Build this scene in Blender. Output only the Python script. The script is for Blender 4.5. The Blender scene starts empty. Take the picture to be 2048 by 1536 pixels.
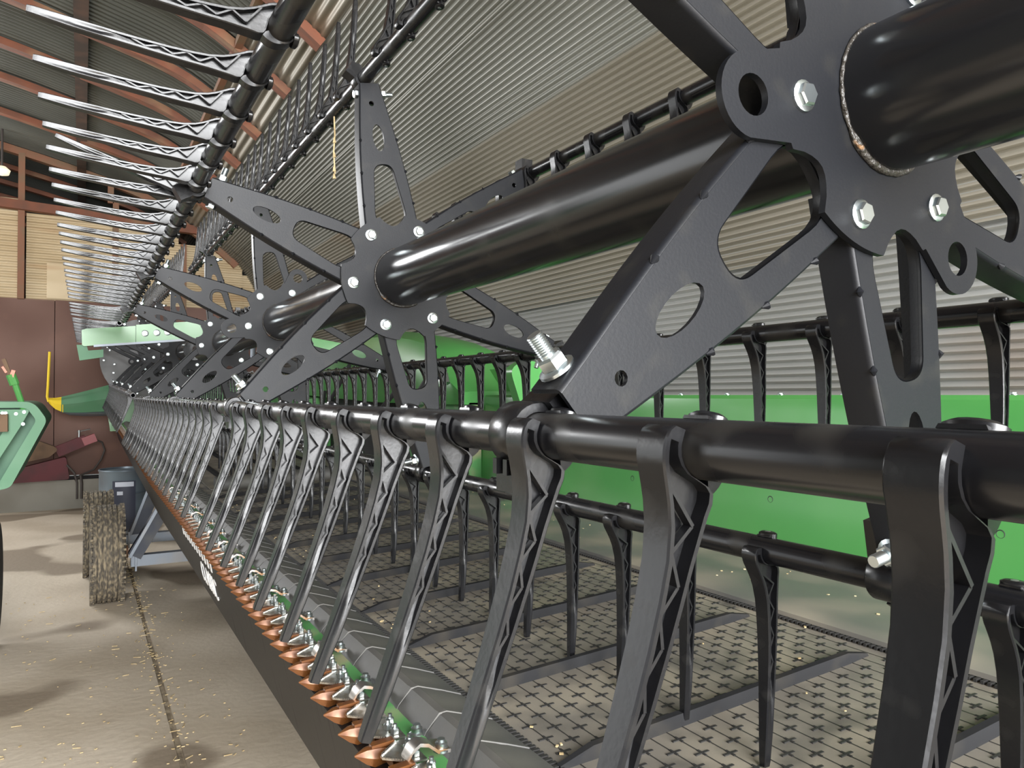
import bpy, math, random
from mathutils import Vector, Matrix
from mathutils.geometry import tessellate_polygon

random.seed(7)
sc = bpy.context.scene
PI = math.pi
CZ = 1.42            # camera height above the shed floor; heights below are mostly given from eye level

# ------------------------------------------------------------------ camera
cam_d = bpy.data.cameras.new('camera')
cam = bpy.data.objects.new('camera', cam_d)
sc.collection.objects.link(cam)
cam_d.sensor_width = 36.0
cam_d.lens = 1480.0 / 2048.0 * 36.0
cam_d.clip_start = 0.02
cam.location = (0, 0, CZ)
cam.rotation_euler = (math.radians(90 + 0.85), 0, -math.radians(30.13))
sc.camera = cam

# ------------------------------------------------------------------ world and daylight
world = bpy.data.worlds.new('sky')
sc.world = world
world.use_nodes = True
bg = world.node_tree.nodes['Background']
bg.inputs['Color'].default_value = (0.93, 0.97, 1.0, 1)
bg.inputs['Strength'].default_value = 0.3


def area(name, loc, rot, sx, sy, power, col):
    l = bpy.data.lights.new(name, 'AREA')
    l.shape = 'RECTANGLE'
    l.size, l.size_y = sx, sy
    l.energy = power
    l.color = col
    o = bpy.data.objects.new(name, l)
    o.location = loc
    o.rotation_euler = rot
    sc.collection.objects.link(o)
    return o


# daylight that comes in by the doorways of the shed (side, gable opening over the far left corner, front)
area('side_doorway_daylight', (-5.75, 7.4, 1.75), (0, math.radians(-90), 0), 3.3, 3.4, 45, (0.97, 0.985, 1.0))
area('gable_opening_daylight', (-3.9, 10.8, 3.75), (math.radians(-82), 0, 0), 3.4, 1.3, 210, (0.98, 0.99, 1.0))
area('front_doorway_daylight', (0.5, -4.3, 2.9), (math.radians(68), 0, 0), 4.6, 4.6, 1120, (0.98, 0.99, 1.0))

sc.view_settings.view_transform = 'Standard'
sc.view_settings.look = 'None'
sc.view_settings.gamma = 1.0
sc.view_settings.use_curve_mapping = False
sc.view_settings.exposure = 1.25

# ------------------------------------------------------------------ materials


def mat(name, col, rough=0.5, metal=0.0, col2=None, scale=8.0, lo=0.4, hi=0.65, bump=0.0, bscale=60.0,
        rvar=0.0, stretch=(1, 1, 1), spec=0.5, col3=None, scale3=2.0, lo3=0.5, hi3=0.7, coat=0.0, detail=5.0):
    m = bpy.data.materials.new(name)
    m.use_nodes = True
    nt = m.node_tree
    N, L = nt.nodes, nt.links
    b = N['Principled BSDF']
    b.inputs['Base Color'].default_value = (*col, 1)
    b.inputs['Roughness'].default_value = rough
    b.inputs['Metallic'].default_value = metal
    b.inputs['Specular IOR Level'].default_value = spec
    if coat:
        b.inputs['Coat Weight'].default_value = coat
        b.inputs['Coat Roughness'].default_value = 0.15
    tc = N.new('ShaderNodeTexCoord')
    mp = N.new('ShaderNodeMapping')
    mp.inputs['Scale'].default_value = stretch
    L.new(tc.outputs['Object'], mp.inputs['Vector'])
    out = None

    def layer(prev, c, s, a, z):
        n = N.new('ShaderNodeTexNoise')
        n.inputs['Scale'].default_value = s
        n.inputs['Detail'].default_value = detail
        n.inputs['Roughness'].default_value = 0.3
        L.new(mp.outputs['Vector'], n.inputs['Vector'])
        r = N.new('ShaderNodeValToRGB')
        r.color_ramp.elements[0].position = a
        r.color_ramp.elements[1].position = z
        L.new(n.outputs['Fac'], r.inputs['Fac'])
        mx = N.new('ShaderNodeMix')
        mx.data_type = 'RGBA'
        L.new(r.outputs['Color'], mx.inputs['Factor'])
        if prev is None:
            mx.inputs['A'].default_value = (*col, 1)
        else:
            L.new(prev, mx.inputs['A'])
        mx.inputs['B'].default_value = (*c, 1)
        return mx.outputs['Result'], r.outputs['Color']
    if col2:
        out, fac = layer(None, col2, scale, lo, hi)
        if rvar:
            ma = N.new('ShaderNodeMath')
            ma.operation = 'MULTIPLY_ADD'
            L.new(fac, ma.inputs[0])
            ma.inputs[1].default_value = rvar
            ma.inputs[2].default_value = rough
            L.new(ma.outputs[0], b.inputs['Roughness'])
    if col3:
        out, _ = layer(out, col3, scale3, lo3, hi3)
    if out:
        L.new(out, b.inputs['Base Color'])
    if bump:
        n = N.new('ShaderNodeTexNoise')
        n.inputs['Scale'].default_value = bscale
        n.inputs['Detail'].default_value = 4
        L.new(mp.outputs['Vector'], n.inputs['Vector'])
        bp = N.new('ShaderNodeBump')
        bp.inputs['Strength'].default_value = bump
        bp.inputs['Distance'].default_value = 0.01
        L.new(n.outputs['Fac'], bp.inputs['Height'])
        L.new(bp.outputs['Normal'], b.inputs['Normal'])
    return m


M = {}
M['tube'] = mat('satin_black_tube_paint', (0.009, 0.009, 0.010), 0.20, 0, (0.02, 0.019, 0.017), 14, 0.58, 0.9, rvar=0.12)
M['arm'] = mat('black_powder_coat', (0.0075, 0.008, 0.0098), 0.42, 0, (0.018, 0.0175, 0.016), 30, 0.6, 0.9, bump=0.03, bscale=300, spec=0.22)
M['bat'] = mat('dusty_black_bat_paint', (0.006, 0.006, 0.0072), 0.25, 0, (0.022, 0.020, 0.017), 22, 0.52, 0.82, rvar=0.35)
M['tine'] = mat('black_nylon', (0.006, 0.006, 0.0068), 0.27, 0, (0.018, 0.017, 0.016), 45, 0.6, 0.9, rvar=0.1, bump=0.02, bscale=200, spec=0.42)
M['zinc'] = mat('zinc_plated_steel', (0.62, 0.68, 0.70), 0.28, 1.0)
M['weld'] = mat('painted_weld', (0.03, 0.026, 0.022), 0.35, 0, (0.30, 0.16, 0.07), 60, 0.70, 0.80, bump=0.5, bscale=150)
M['green'] = mat('green_paint', (0.060, 0.250, 0.058), 0.28, 0, (0.085, 0.275, 0.072), 3, 0.4, 0.75, rvar=0.1, coat=0.3)
M['pale_green'] = mat('faded_green_paint', (0.075, 0.205, 0.105), 0.55, 0, (0.12, 0.25, 0.15), 4, 0.4, 0.7)
M['dark_green'] = mat('dark_green_paint', (0.02, 0.11, 0.05), 0.5, 0, (0.05, 0.16, 0.08), 4, 0.45, 0.7)
M['dusty_green'] = mat('dusty_green_paint', (0.07, 0.24, 0.07), 0.6, 0, (0.30, 0.26, 0.16), 9, 0.5, 0.72)
M['yellow'] = mat('yellow_paint', (0.85, 0.60, 0.03), 0.45)
M['orange'] = mat('orange_reflector', (0.55, 0.10, 0.02), 0.4)
M['guard'] = mat('copper_brown_guard', (0.165, 0.062, 0.017), 0.24, 0.3, (0.10, 0.035, 0.011), 60, 0.4, 0.7, rvar=0.25)
M['knife'] = mat('bright_knife_steel', (0.55, 0.53, 0.49), 0.32, 1.0, (0.30, 0.26, 0.2), 70, 0.5, 0.75, rvar=0.2)
M['clip'] = mat('dull_forged_steel', (0.30, 0.28, 0.26), 0.36, 0.9, (0.3, 0.17, 0.09), 30, 0.55, 0.7)
M['rubber'] = mat('grey_rubber', (0.060, 0.058, 0.055), 0.62, 0, (0.095, 0.09, 0.078), 12, 0.4, 0.75, bump=0.03, bscale=120)
M['fascia'] = mat('black_fascia', (0.007, 0.007, 0.0075), 0.45, 0, (0.02, 0.0195, 0.019), 16, 0.62, 0.85, stretch=(1, 4, 0.6), rvar=0.15, spec=0.2)
M['belt'] = mat('dusty_draper_belt', (0.15, 0.135, 0.113), 0.5, 0, (0.24, 0.21, 0.16), 6, 0.42, 0.72, bump=0.04, bscale=220,
                col3=(0.085, 0.078, 0.066), scale3=16, lo3=0.52, hi3=0.78)
M['cleat'] = mat('black_belt_mark', (0.018, 0.017, 0.016), 0.6)
M['slat'] = mat('dark_belt_slat', (0.020, 0.020, 0.021), 0.95, 0, (0.035, 0.032, 0.028), 20, 0.5, 0.8, spec=0.03)
M['deck'] = mat('dusty_deck_steel', (0.125, 0.121, 0.112), 0.45, 0.1, (0.25, 0.222, 0.175), 5, 0.42, 0.72, rvar=0.25)
M['white'] = mat('white_lettering', (0.86, 0.86, 0.85), 0.5)
M['steel'] = mat('galvanised_frame', (0.17, 0.19, 0.215), 0.42, 0.5, (0.2, 0.2, 0.2), 8, 0.5, 0.7)
M['navy'] = mat('dark_cart_paint', (0.018, 0.024, 0.040), 0.45, 0, (0.05, 0.05, 0.05), 10, 0.5, 0.8)
M['tyre'] = mat('muddy_tyre', (0.085, 0.073, 0.057), 0.9, 0, (0.27, 0.22, 0.145), 80, 0.42, 0.68, bump=0.35, bscale=90, stretch=(1, 0.4, 0.4))
M['groove'] = mat('tyre_groove', (0.03, 0.028, 0.024), 0.95, 0, (0.16, 0.13, 0.085), 26, 0.5, 0.7)
M['blackrub'] = mat('black_rubber', (0.016, 0.016, 0.016), 0.7)
M['corr_low'] = mat('pale_galvanised_sheet', (0.40, 0.40, 0.385), 0.42, 0.4, (0.27, 0.265, 0.24), 1.6, 0.35, 0.7, rvar=0.12, stretch=(1, 0.35, 1),
                    col3=(0.24, 0.14, 0.07), scale3=1.3, lo3=0.66, hi3=0.82)
M['corr'] = mat('galvanised_sheet', (0.27, 0.268, 0.238), 0.45, 0.3, (0.18, 0.178, 0.148), 1.6, 0.35, 0.7, rvar=0.12, stretch=(1, 0.35, 1),
                col3=(0.24, 0.13, 0.06), scale3=1.1, lo3=0.66, hi3=0.82)
M['corr2'] = mat('tan_galvanised_sheet', (0.30, 0.275, 0.225), 0.45, 0.3, (0.21, 0.19, 0.145), 1.8, 0.35, 0.7, rvar=0.12, stretch=(1, 0.35, 1),
                 col3=(0.26, 0.13, 0.055), scale3=1.3, lo3=0.62, hi3=0.80)
M['corr_roof'] = mat('dark_roof_sheet', (0.135, 0.14, 0.125), 0.55, 0.35, (0.085, 0.09, 0.08), 1.2, 0.4, 0.7)
M['corr_tan'] = mat('tan_wall_sheet', (0.56, 0.45, 0.29), 0.55, 0.15, (0.44, 0.33, 0.19), 2.2, 0.35, 0.7, stretch=(0.4, 1, 2),
                    col3=(0.36, 0.20, 0.09), scale3=2.6, lo3=0.6, hi3=0.8)
M['rust'] = mat('red_primer_rafter', (0.19, 0.060, 0.027), 0.7, 0, (0.13, 0.05, 0.027), 6, 0.4, 0.7, stretch=(1, 3, 1),
                col3=(0.22, 0.125, 0.065), scale3=4, lo3=0.55, hi3=0.75)
M['rust2'] = mat('brown_old_frame', (0.22, 0.095, 0.05), 0.7, 0, (0.17, 0.11, 0.06), 7, 0.4, 0.7)
M['purlin'] = mat('dark_timber', (0.06, 0.04, 0.03), 0.8, 0, (0.11, 0.06, 0.04), 8, 0.4, 0.7)
M['brown'] = mat('rusty_brown_plate', (0.165, 0.082, 0.058), 0.6, 0, (0.115, 0.056, 0.041), 1.4, 0.35, 0.7, rvar=0.15,
                 col3=(0.20, 0.10, 0.07), scale3=3.5, lo3=0.6, hi3=0.85)
M['conc'] = mat('concrete', (0.60, 0.515, 0.405), 0.75, 0, (0.49, 0.41, 0.31), 1.7, 0.4, 0.62, bump=0.25, bscale=25,
                col3=(0.27, 0.215, 0.155), scale3=0.9, lo3=0.565, hi3=0.60, detail=7)
M['joint'] = mat('dirty_joint', (0.22, 0.175, 0.12), 0.9, 0, (0.40, 0.33, 0.23), 20, 0.4, 0.7, bump=0.4, bscale=60)
M['curb'] = mat('grey_concrete_curb', (0.30, 0.285, 0.245), 0.8, 0, (0.22, 0.205, 0.17), 2.5, 0.4, 0.7)
M['straw'] = mat('straw', (0.55, 0.43, 0.24), 0.8, 0, (0.38, 0.28, 0.14), 40, 0.4, 0.6)
M['red'] = mat('red_paint', (0.10, 0.009, 0.014), 0.6, 0, (0.06, 0.008, 0.01), 6, 0.4, 0.7)
M['redbright'] = mat('bright_red_plastic', (0.25, 0.015, 0.018), 0.4)
M['dustcloth'] = mat('dusty_canvas', (0.16, 0.10, 0.06), 0.9, 0, (0.11, 0.07, 0.045), 9, 0.4, 0.7)
M['drum'] = mat('grey_blue_drum', (0.15, 0.19, 0.22), 0.38, 0.3, (0.10, 0.12, 0.14), 5, 0.4, 0.7)
M['label'] = mat('drum_label', (0.03, 0.035, 0.06), 0.5)
M['lightblue'] = mat('pale_label_print', (0.55, 0.58, 0.66), 0.5)
M['endplate'] = mat('grey_end_shield', (0.20, 0.20, 0.205), 0.45, 0, (0.13, 0.13, 0.13), 9, 0.4, 0.7)
M['wire'] = mat('old_wire', (0.05, 0.04, 0.035), 0.6)
M['shiny'] = mat('shiny_black_pipe', (0.03, 0.03, 0.032), 0.15)
lamp = mat('lamp_glass', (0.9, 0.82, 0.6), 0.4)
lb = lamp.node_tree.nodes['Principled BSDF']
lb.inputs['Emission Color'].default_value = (1, 0.86, 0.6, 1)
lb.inputs['Emission Strength'].default_value = 0.35
M['lamp'] = lamp

# ------------------------------------------------------------------ mesh helpers


class MB:
    def __init__(self):
        self.v, self.f, self.sm = [], [], []

    def add(self, vs, fs, smooth=False):
        o = len(self.v)
        self.v += [tuple(p) for p in vs]
        self.f += [tuple(i + o for i in f) for f in fs]
        self.sm += [smooth] * len(fs)
        return self

    def box(self, c, s, rot=None):
        x, y, z = s[0] / 2, s[1] / 2, s[2] / 2
        vs = [Vector((a * x, b * y, d * z)) for a in (-1, 1) for b in (-1, 1) for d in (-1, 1)]
        if rot is not None:
            vs = [rot @ p for p in vs]
        vs = [p + Vector(c) for p in vs]
        return self.add(vs, [(0, 1, 3, 2), (4, 6, 7, 5), (0, 4, 5, 1), (2, 3, 7, 6), (0, 2, 6, 4), (1, 5, 7, 3)])

    def box2(self, a, b):
        return self.box([(a[i] + b[i]) / 2 for i in range(3)], [abs(b[i] - a[i]) for i in range(3)])

    def bar(self, p, q, w, h, up=(0, 0, 1)):
        p, q = Vector(p), Vector(q)
        d = (q - p)
        L = d.length
        d.normalize()
        u = Vector(up)
        s = d.cross(u)
        if s.length < 1e-5:
            s = d.cross(Vector((1, 0, 0)))
        s.normalize()
        u = s.cross(d)
        R = Matrix((d, s, u)).transposed()
        return self.box((p + q) / 2, (L, w, h), R)

    def tube(self, pts, r, n=12, caps=True, hollow=0):
        pts = [Vector(p) for p in pts]
        k = len(pts)
        rs = r if isinstance(r, (list, tuple)) else [r] * k
        vs = []
        prev = None
        for i, p in enumerate(pts):
            d = (pts[min(i + 1, k - 1)] - pts[max(i - 1, 0)]).normalized()
            if prev is None:
                a = Vector((0, 0, 1)) if abs(d.z) < 0.9 else Vector((1, 0, 0))
                u = d.cross(a).normalized()
            else:
                u = (prev - d * prev.dot(d)).normalized()
            prev = u
            w = d.cross(u)
            for j in range(n):
                t = 2 * PI * j / n
                vs.append(p + (u * math.cos(t) + w * math.sin(t)) * rs[i])
        fs = [(i * n + j, i * n + (j + 1) % n, (i + 1) * n + (j + 1) % n, (i + 1) * n + j) for i in range(k - 1) for j in range(n)]
        self.add(vs, fs, True)
        if caps:
            o = len(self.v) - k * n
            self.f.append(tuple(o + j for j in range(n - 1, -1, -1)))
            self.f.append(tuple(o + (k - 1) * n + j for j in range(n)))
            self.sm += [False, False]
        return self

    def loft(self, rings, closed=True, caps=True, smooth=False):
        n = len(rings[0])
        vs = [p for r in rings for p in r]
        m = n if closed else n - 1
        fs = [(i * n + j, i * n + (j + 1) % n, (i + 1) * n + (j + 1) % n, (i + 1) * n + j) for i in range(len(rings) - 1) for j in range(m)]
        if caps:
            fs.append(tuple(range(n - 1, -1, -1)))
            fs.append(tuple((len(rings) - 1) * n + j for j in range(n)))
        return self.add(vs, fs, smooth)

    def lathe(self, prof, n=24, axis='y', c=(0, 0, 0), smooth=True, close=False):
        rings = []
        for j in range(n):
            t = 2 * PI * j / n
            ring = []
            for (r, h) in prof:
                a, b = r * math.cos(t), r * math.sin(t)
                if axis == 'y':
                    p = (a, h, b)
                elif axis == 'x':
                    p = (h, a, b)
                else:
                    p = (a, b, h)
                ring.append(tuple(p[i] + c[i] for i in range(3)))
            rings.append(ring)
        k = len(prof)
        vs = [p for r in rings for p in r]
        fs = []
        kk = k if close else k - 1
        for j in range(n):
            for i in range(kk):
                fs.append((j * k + i, j * k + (i + 1) % k, ((j + 1) % n) * k + (i + 1) % k, ((j + 1) % n) * k + i))
        return self.add(vs, fs, smooth)

    def plate(self, outer, holes, y0, y1, conv=lambda a, b, y: (a, y, b), smooth_sides=True):
        loops = [outer] + list(holes)
        tri = tessellate_polygon([[Vector((p[0], p[1], 0)) for p in l] for l in loops])
        flat = [p for l in loops for p in l]
        n = len(flat)
        vs = [conv(p[0], p[1], y0) for p in flat] + [conv(p[0], p[1], y1) for p in flat]
        fs = [tuple(t) for t in tri] + [tuple(i + n for i in reversed(t)) for t in tri]
        self.add(vs, fs)
        o = len(self.v) - 2 * n
        s = 0
        for l in loops:
            m = len(l)
            for j in range(m):
                self.f.append((o + s + j, o + s + (j + 1) % m, o + n + s + (j + 1) % m, o + n + s + j))
                self.sm.append(smooth_sides)
            s += m
        return self

    def mesh(self, name, material, angle=32, xf=None):
        me = bpy.data.meshes.new(name)
        vs = self.v if xf is None else [xf(p) for p in self.v]
        me.from_pydata(vs, [], self.f)
        me.polygons.foreach_set('use_smooth', [bool(s) for s in self.sm])
        if any(self.sm):
            me.set_sharp_from_angle(angle=math.radians(angle))
        if material:
            me.materials.append(material)
        me.validate()
        # consistent outward faces
        import bmesh
        bm = bmesh.new()
        bm.from_mesh(me)
        bmesh.ops.recalc_face_normals(bm, faces=bm.faces)
        bm.to_mesh(me)
        bm.free()
        me.update()
        return me


col = sc.collection


def obj(name, me, parent=None, loc=None, mtx=None):
    o = bpy.data.objects.new(name, me)
    col.objects.link(o)
    if parent is not None:
        o.parent = parent
    if mtx is not None:
        o.matrix_basis = mtx
    elif loc is not None:
        o.location = loc
    return o


def tag(o, label, cat=None, group=None, kind=None):
    o['label'] = label
    if cat:
        o['category'] = cat
    if group:
        o['group'] = group
    if kind:
        o['kind'] = kind
    return o


def empty(name, loc=(0, 0, 0), rot=None):
    o = bpy.data.objects.new(name, None)
    o.empty_display_size = 0.1
    o.location = loc
    if rot:
        o.rotation_euler = rot
    col.objects.link(o)
    return o


def hexbolt(r=0.011, h=0.009, washer=0.0145, axis=-1):
    """head standing out along -Y from the origin"""
    b = MB()
    b.lathe([(0.0, 0), (washer, 0), (washer, -0.0025), (washer * 0.86, -0.0035), (0.0, -0.0035)], 18, 'y')
    rings = []
    for (k, y) in ((1.0, -0.003), (1.0, -h * 0.82), (0.86, -h)):
        rings.append([(r * k * math.cos(PI / 3 * i + 0.3), y, r * k * math.sin(PI / 3 * i + 0.3)) for i in range(6)])
    b.loft(rings)
    return b.mesh('hex_bolt', M['zinc'])


BOLT = hexbolt()
BOLT_S = hexbolt(0.0075, 0.007, 0.010)


def arc(cx, cy, r, a0, a1, n):
    return [(cx + r * math.cos(math.radians(a0 + (a1 - a0) * i / n)), cy + r * math.sin(math.radians(a0 + (a1 - a0) * i / n))) for i in range(n + 1)]


def rounded(poly, rad, n=5):
    out = []
    k = len(poly)
    for i in range(k):
        p0, p1, p2 = Vector(poly[i - 1]), Vector(poly[i]), Vector(poly[(i + 1) % k])
        r = rad[i] if isinstance(rad, (list, tuple)) else rad
        a, b = (p0 - p1), (p2 - p1)
        la, lb_ = a.length, b.length
        a.normalize()
        b.normalize()
        ang = a.angle(b)
        t = min(r / math.tan(ang / 2), la * 0.49, lb_ * 0.49)
        s, e = p1 + a * t, p1 + b * t
        for j in range(n + 1):
            w = j / n
            q = s * (1 - w) ** 2 + p1 * 2 * w * (1 - w) + e * w * w
            out.append((q.x, q.y))
    return out


# ================================================================== THE SHED
# floor: two slabs with a dirty joint between, running along the shed
fl = tag(empty('floor', (0, 0, 0)), 'worn brown concrete floor of the shed with a long joint', kind='structure')
JX = 0.345
b = MB()
b.box2((-9, -6, -0.12), (JX - 0.012, 22, 0))
obj('concrete_slab', b.mesh('concrete_slab', M['conc']), fl)
b = MB()
b.box2((JX + 0.012, -6, -0.12), (4.5, 22, 0.004))
obj('concrete_slab', b.mesh('concrete_slab', M['conc']), fl)
b = MB()
vs, fs = [], []
n = 220
for i in range(n + 1):
    y = -6 + 28 * i / n
    for x in (-0.02, -0.006, 0.006, 0.02):
        vs.append((JX + x + random.uniform(-.002, .002), y, -0.012 + random.uniform(0, 0.009)))
fs = [(i * 4 + j, i * 4 + j + 1, i * 4 + j + 5, i * 4 + j + 4) for i in range(n) for j in range(3)]
b.add(vs, fs)
obj('joint_filler', b.mesh('joint_filler', M['joint']), fl)

# roof / wall profile (x, height above eye level) from the ridge down the right-hand side
PROF = [(-6.2, 2.75), (-4.2, 3.25), (-2.4, 3.28), (-1.4, 3.20), (-0.61, 3.05), (0, 2.90), (0.61, 2.73), (0.95, 2.555), (1.35, 2.27),
        (1.71, 2.02), (2.0, 1.73), (2.25, 1.27), (2.45, 0.70), (2.56, 0.20), (2.66, -0.5), (2.74, -1.42)]


def spline(pts, n=24):
    out = []
    P = [Vector((p[0], p[1])) for p in pts]
    P = [P[0] * 2 - P[1]] + P + [P[-1] * 2 - P[-2]]
    for i in range(1, len(P) - 2):
        for j in range(n):
            t = j / n
            q = 0.5 * ((2 * P[i]) + (-P[i - 1] + P[i + 1]) * t + (2 * P[i - 1] - 5 * P[i] + 4 * P[i + 1] - P[i + 2]) * t * t
                       + (-P[i - 1] + 3 * P[i] - 3 * P[i + 1] + P[i + 2]) * t ** 3)
            out.append(q)
    out.append(P[-2])
    return out


CURVE = spline(PROF)


def sub_profile(x0, x1, step):
    pts = [p for p in CURVE if x0 - 1e-6 <= p.x <= x1 + 1e-6]
    s = [0]
    for i in range(1, len(pts)):
        s.append(s[-1] + (pts[i] - pts[i - 1]).length)
    n = max(2, int(s[-1] / step))
    out, k = [], 0
    for i in range(n + 1):
        t = s[-1] * i / n
        while k < len(s) - 2 and s[k + 1] < t:
            k += 1
        w = (t - s[k]) / max(1e-9, s[k + 1] - s[k])
        p = pts[k].lerp(pts[k + 1], w)
        d = (pts[k + 1] - pts[k]).normalized()
        out.append((p, Vector((-d.y, d.x)), t))
    return out


def sheet_along(x0, x1, y0, y1, pitch, amp, off=0.0):
    """corrugations running along the shed"""
    b = MB()
    pr = sub_profile(x0, x1, pitch / 8)
    vs = []
    for (p, nn, t) in pr:
        q = p + nn * (off + amp * math.sin(2 * PI * t / pitch))
        vs += [(q.x, y0, CZ + q.y), (q.x, y1, CZ + q.y)]
    fs = [(2 * i, 2 * i + 1, 2 * i + 3, 2 * i + 2) for i in range(len(pr) - 1)]
    b.add(vs, fs, True)
    return b


def sheet_across(x0, x1, y0, y1, pitch, amp, off=0.0):
    """corrugations running down the slope"""
    b = MB()
    pr = sub_profile(x0, x1, 0.12)
    ny = int((y1 - y0) / pitch * 8)
    vs = []
    for i in range(ny + 1):
        y = y0 + (y1 - y0) * i / ny
        for (p, nn, t) in pr:
            q = p + nn * (off + amp * math.sin(2 * PI * y / pitch))
            vs.append((q.x, y, CZ + q.y))
    m = len(pr)
    fs = [(i * m + j, i * m + j + 1, (i + 1) * m + j + 1, (i + 1) * m + j) for i in range(ny) for j in range(m - 1)]
    b.add(vs, fs, True)
    return b


wr = tag(empty('wall_right', (2.7, 4, 0)), 'curved wall of fine corrugated galvanised sheet behind the header', kind='structure')


def put(o_name, b, material, parent, angle=60):
    pl = parent.location
    return obj(o_name, b.mesh(o_name, material, angle, xf=lambda p: (p[0] - pl[0], p[1] - pl[1], p[2] - pl[2])), parent)


ycuts = [-3.9, 10.6, 20.6]
for i in range(len(ycuts) - 1):
    y0, y1 = ycuts[i] - 0.03, ycuts[i + 1] + 0.03
    e = 0.0
    put('corrugated_sheet', sheet_along(1.33, 1.82, y0, y1, 0.0325, 0.0095, -0.014 + e), M['corr'], wr)
    put('corrugated_sheet', sheet_along(1.77, 2.13, y0, y1, 0.030, 0.0095, -0.009 + e), M['corr'], wr)
    put('corrugated_sheet', sheet_along(2.10, 2.49, y0, y1, 0.030, 0.0095, -0.020 + e), M['corr2'], wr)
    put('corrugated_sheet', sheet_along(2.45, 2.74, y0, y1, 0.030, 0.0095, -0.009 + e), M['corr_low'], wr)

ce = tag(empty('ceiling', (0, 4, CZ + 2.9)), 'arched roof of dark corrugated sheets on red primed rafters', kind='structure')
for i in range(len(ycuts) - 1):
    y0, y1 = ycuts[i] - 0.03, ycuts[i + 1] + 0.03
    put('roof_sheet', sheet_along(0.93, 1.36, y0, y1, 0.068, 0.011, 0.0), M['corr2'], ce)
    put('roof_sheet', sheet_across(-1.6, 0.97, y0, y1, 0.068, 0.010, 0.012), M['corr_roof'], ce)
    put('roof_sheet', sheet_across(-4.2, -1.58, y0, y1, 0.136, 0.010, 0.02), M['corr_roof'], ce)
    put('roof_sheet', sheet_across(-6.2, -4.18, y0, y1, 0.136, 0.010, 0.03), M['corr_roof'], ce)


def rafter(y, x0, x1, w, h, material, name='rafter', drop=0.0):
    b = MB()
    pr = sub_profile(x0, x1, 0.1)
    rings = []
    for (p, nn, t) in pr:
        a = p - nn * (0.004 + drop) if nn.y > 0 else p + nn * (0.004 + drop)
        nn = nn if nn.y > 0 else -nn
        c = a - nn * h
        rings.append([(a.x, y - w / 2, CZ + a.y), (a.x, y + w / 2, CZ + a.y), (c.x, y + w / 2, CZ + c.y), (c.x, y - w / 2, CZ + c.y)])
    b.loft(rings)
    put(name, b, material, ce, 30)


RY = [-2.3, -1.3, -0.3, 0.7, 1.7, 2.7, 3.72, 4.72, 5.62, 6.67, 7.63, 8.5, 9.6, 12.0, 13.0, 14.0, 15.0, 16.0]
for y in RY:
    rafter(y, -6.1, 1.345, 0.10, 0.06, M['rust'])
rafter(10.98, -6.1, 1.9, 0.10, 0.09, M['rust2'])
for (x, w, h) in ((-0.03, 0.10, 0.05), (0.95, 0.05, 0.05), (-2.2, 0.1, 0.05)):
    p = min(CURVE, key=lambda q: abs(q.x - x))
    b = MB()
    b.box2((x - w / 2, -3.9, CZ + p.y - h - 0.012), (x + w / 2, 20.6, CZ + p.y - 0.012))
    put('purlin', b, M['purlin'] if x < 0.5 else M['rust2'], ce)

# partition at the far end
PY = 11.0
wb = tag(empty('wall_back', (0, PY, 0)), 'far partition of brown plate below tan corrugated sheet on a concrete curb', kind='structure')
b = MB()
b.box2((-6, PY - 0.22, 0), (2.7, PY + 0.1, 0.36))
put('concrete_curb', b, M['curb'], wb)
xs = [-6.0, -4.1, -2.2, -0.31, 1.55, 2.72]
for i in range(len(xs) - 1):
    b = MB()
    b.box2((xs[i] + 0.004, PY - 0.012 - 0.006 * (i % 2), 0.36), (xs[i + 1] - 0.004, PY + 0.03, CZ + 1.20))
    put('brown_plate', b, M['brown'], wb)


def wall_sheet(x0, x1, z0, z1, y, pitch=0.064, amp=0.009, slant=0.0):
    b = MB()
    n = int((z1 - z0) / pitch * 8)
    vs = []
    for i in range(n + 1):
        z = z0 + (z1 - z0) * i / n
        yy = y + amp * math.sin(2 * PI * z / pitch)
        vs += [(x0, yy, z), (x1, yy, z)]
    fs = [(2 * i, 2 * i + 1, 2 * i + 3, 2 * i + 2) for i in range(n)]
    b.add(vs, fs, True)
    return b


put('wall_sheet', wall_sheet(-2.2, -0.66, CZ + 1.19, CZ + 2.44, PY), M['corr_tan'], wb)
put('wall_sheet', wall_sheet(-0.62, 0.30, CZ + 1.19, CZ + 2.27, PY - 0.004), M['corr_tan'], wb)
put('wall_sheet', wall_sheet(0.26, 1.12, CZ + 1.19, CZ + 2.22, PY + 0.006), M['corr_tan'], wb)
put('wall_sheet', wall_sheet(1.08, 1.95, CZ + 1.19, CZ + 2.06, PY - 0.002), M['corr_tan'], wb)
put('wall_sheet', wall_sheet(1.3, 2.5, CZ + 0.9, CZ + 1.70, PY + 0.012), M['corr_tan'], wb)
b = MB()
b.box2((-0.40, PY - 0.022, CZ + 1.22), (0.01, PY - 0.012, CZ + 1.66))
put('patch_sheet', b, M['corr_tan'], wb)
for (x, z0, z1) in ((-0.87 + 0.20, 1.19, 3.0), (0.36, 1.5, 2.55), (0.30, 2.5, 2.82), (1.18, 1.15, 2.05)):
    b = MB()
    b.box2((x - 0.035, PY - 0.075, CZ + z0), (x + 0.035, PY - 0.012, CZ + z1))
    put('post', b, M['rust2'], wb)
b = MB()
b.bar((-2.3, PY - 0.09, CZ + 2.41), (1.62, PY - 0.09, CZ + 2.24), 0.11, 0.11)
put('girt', b, M['rust'], wb)
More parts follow.
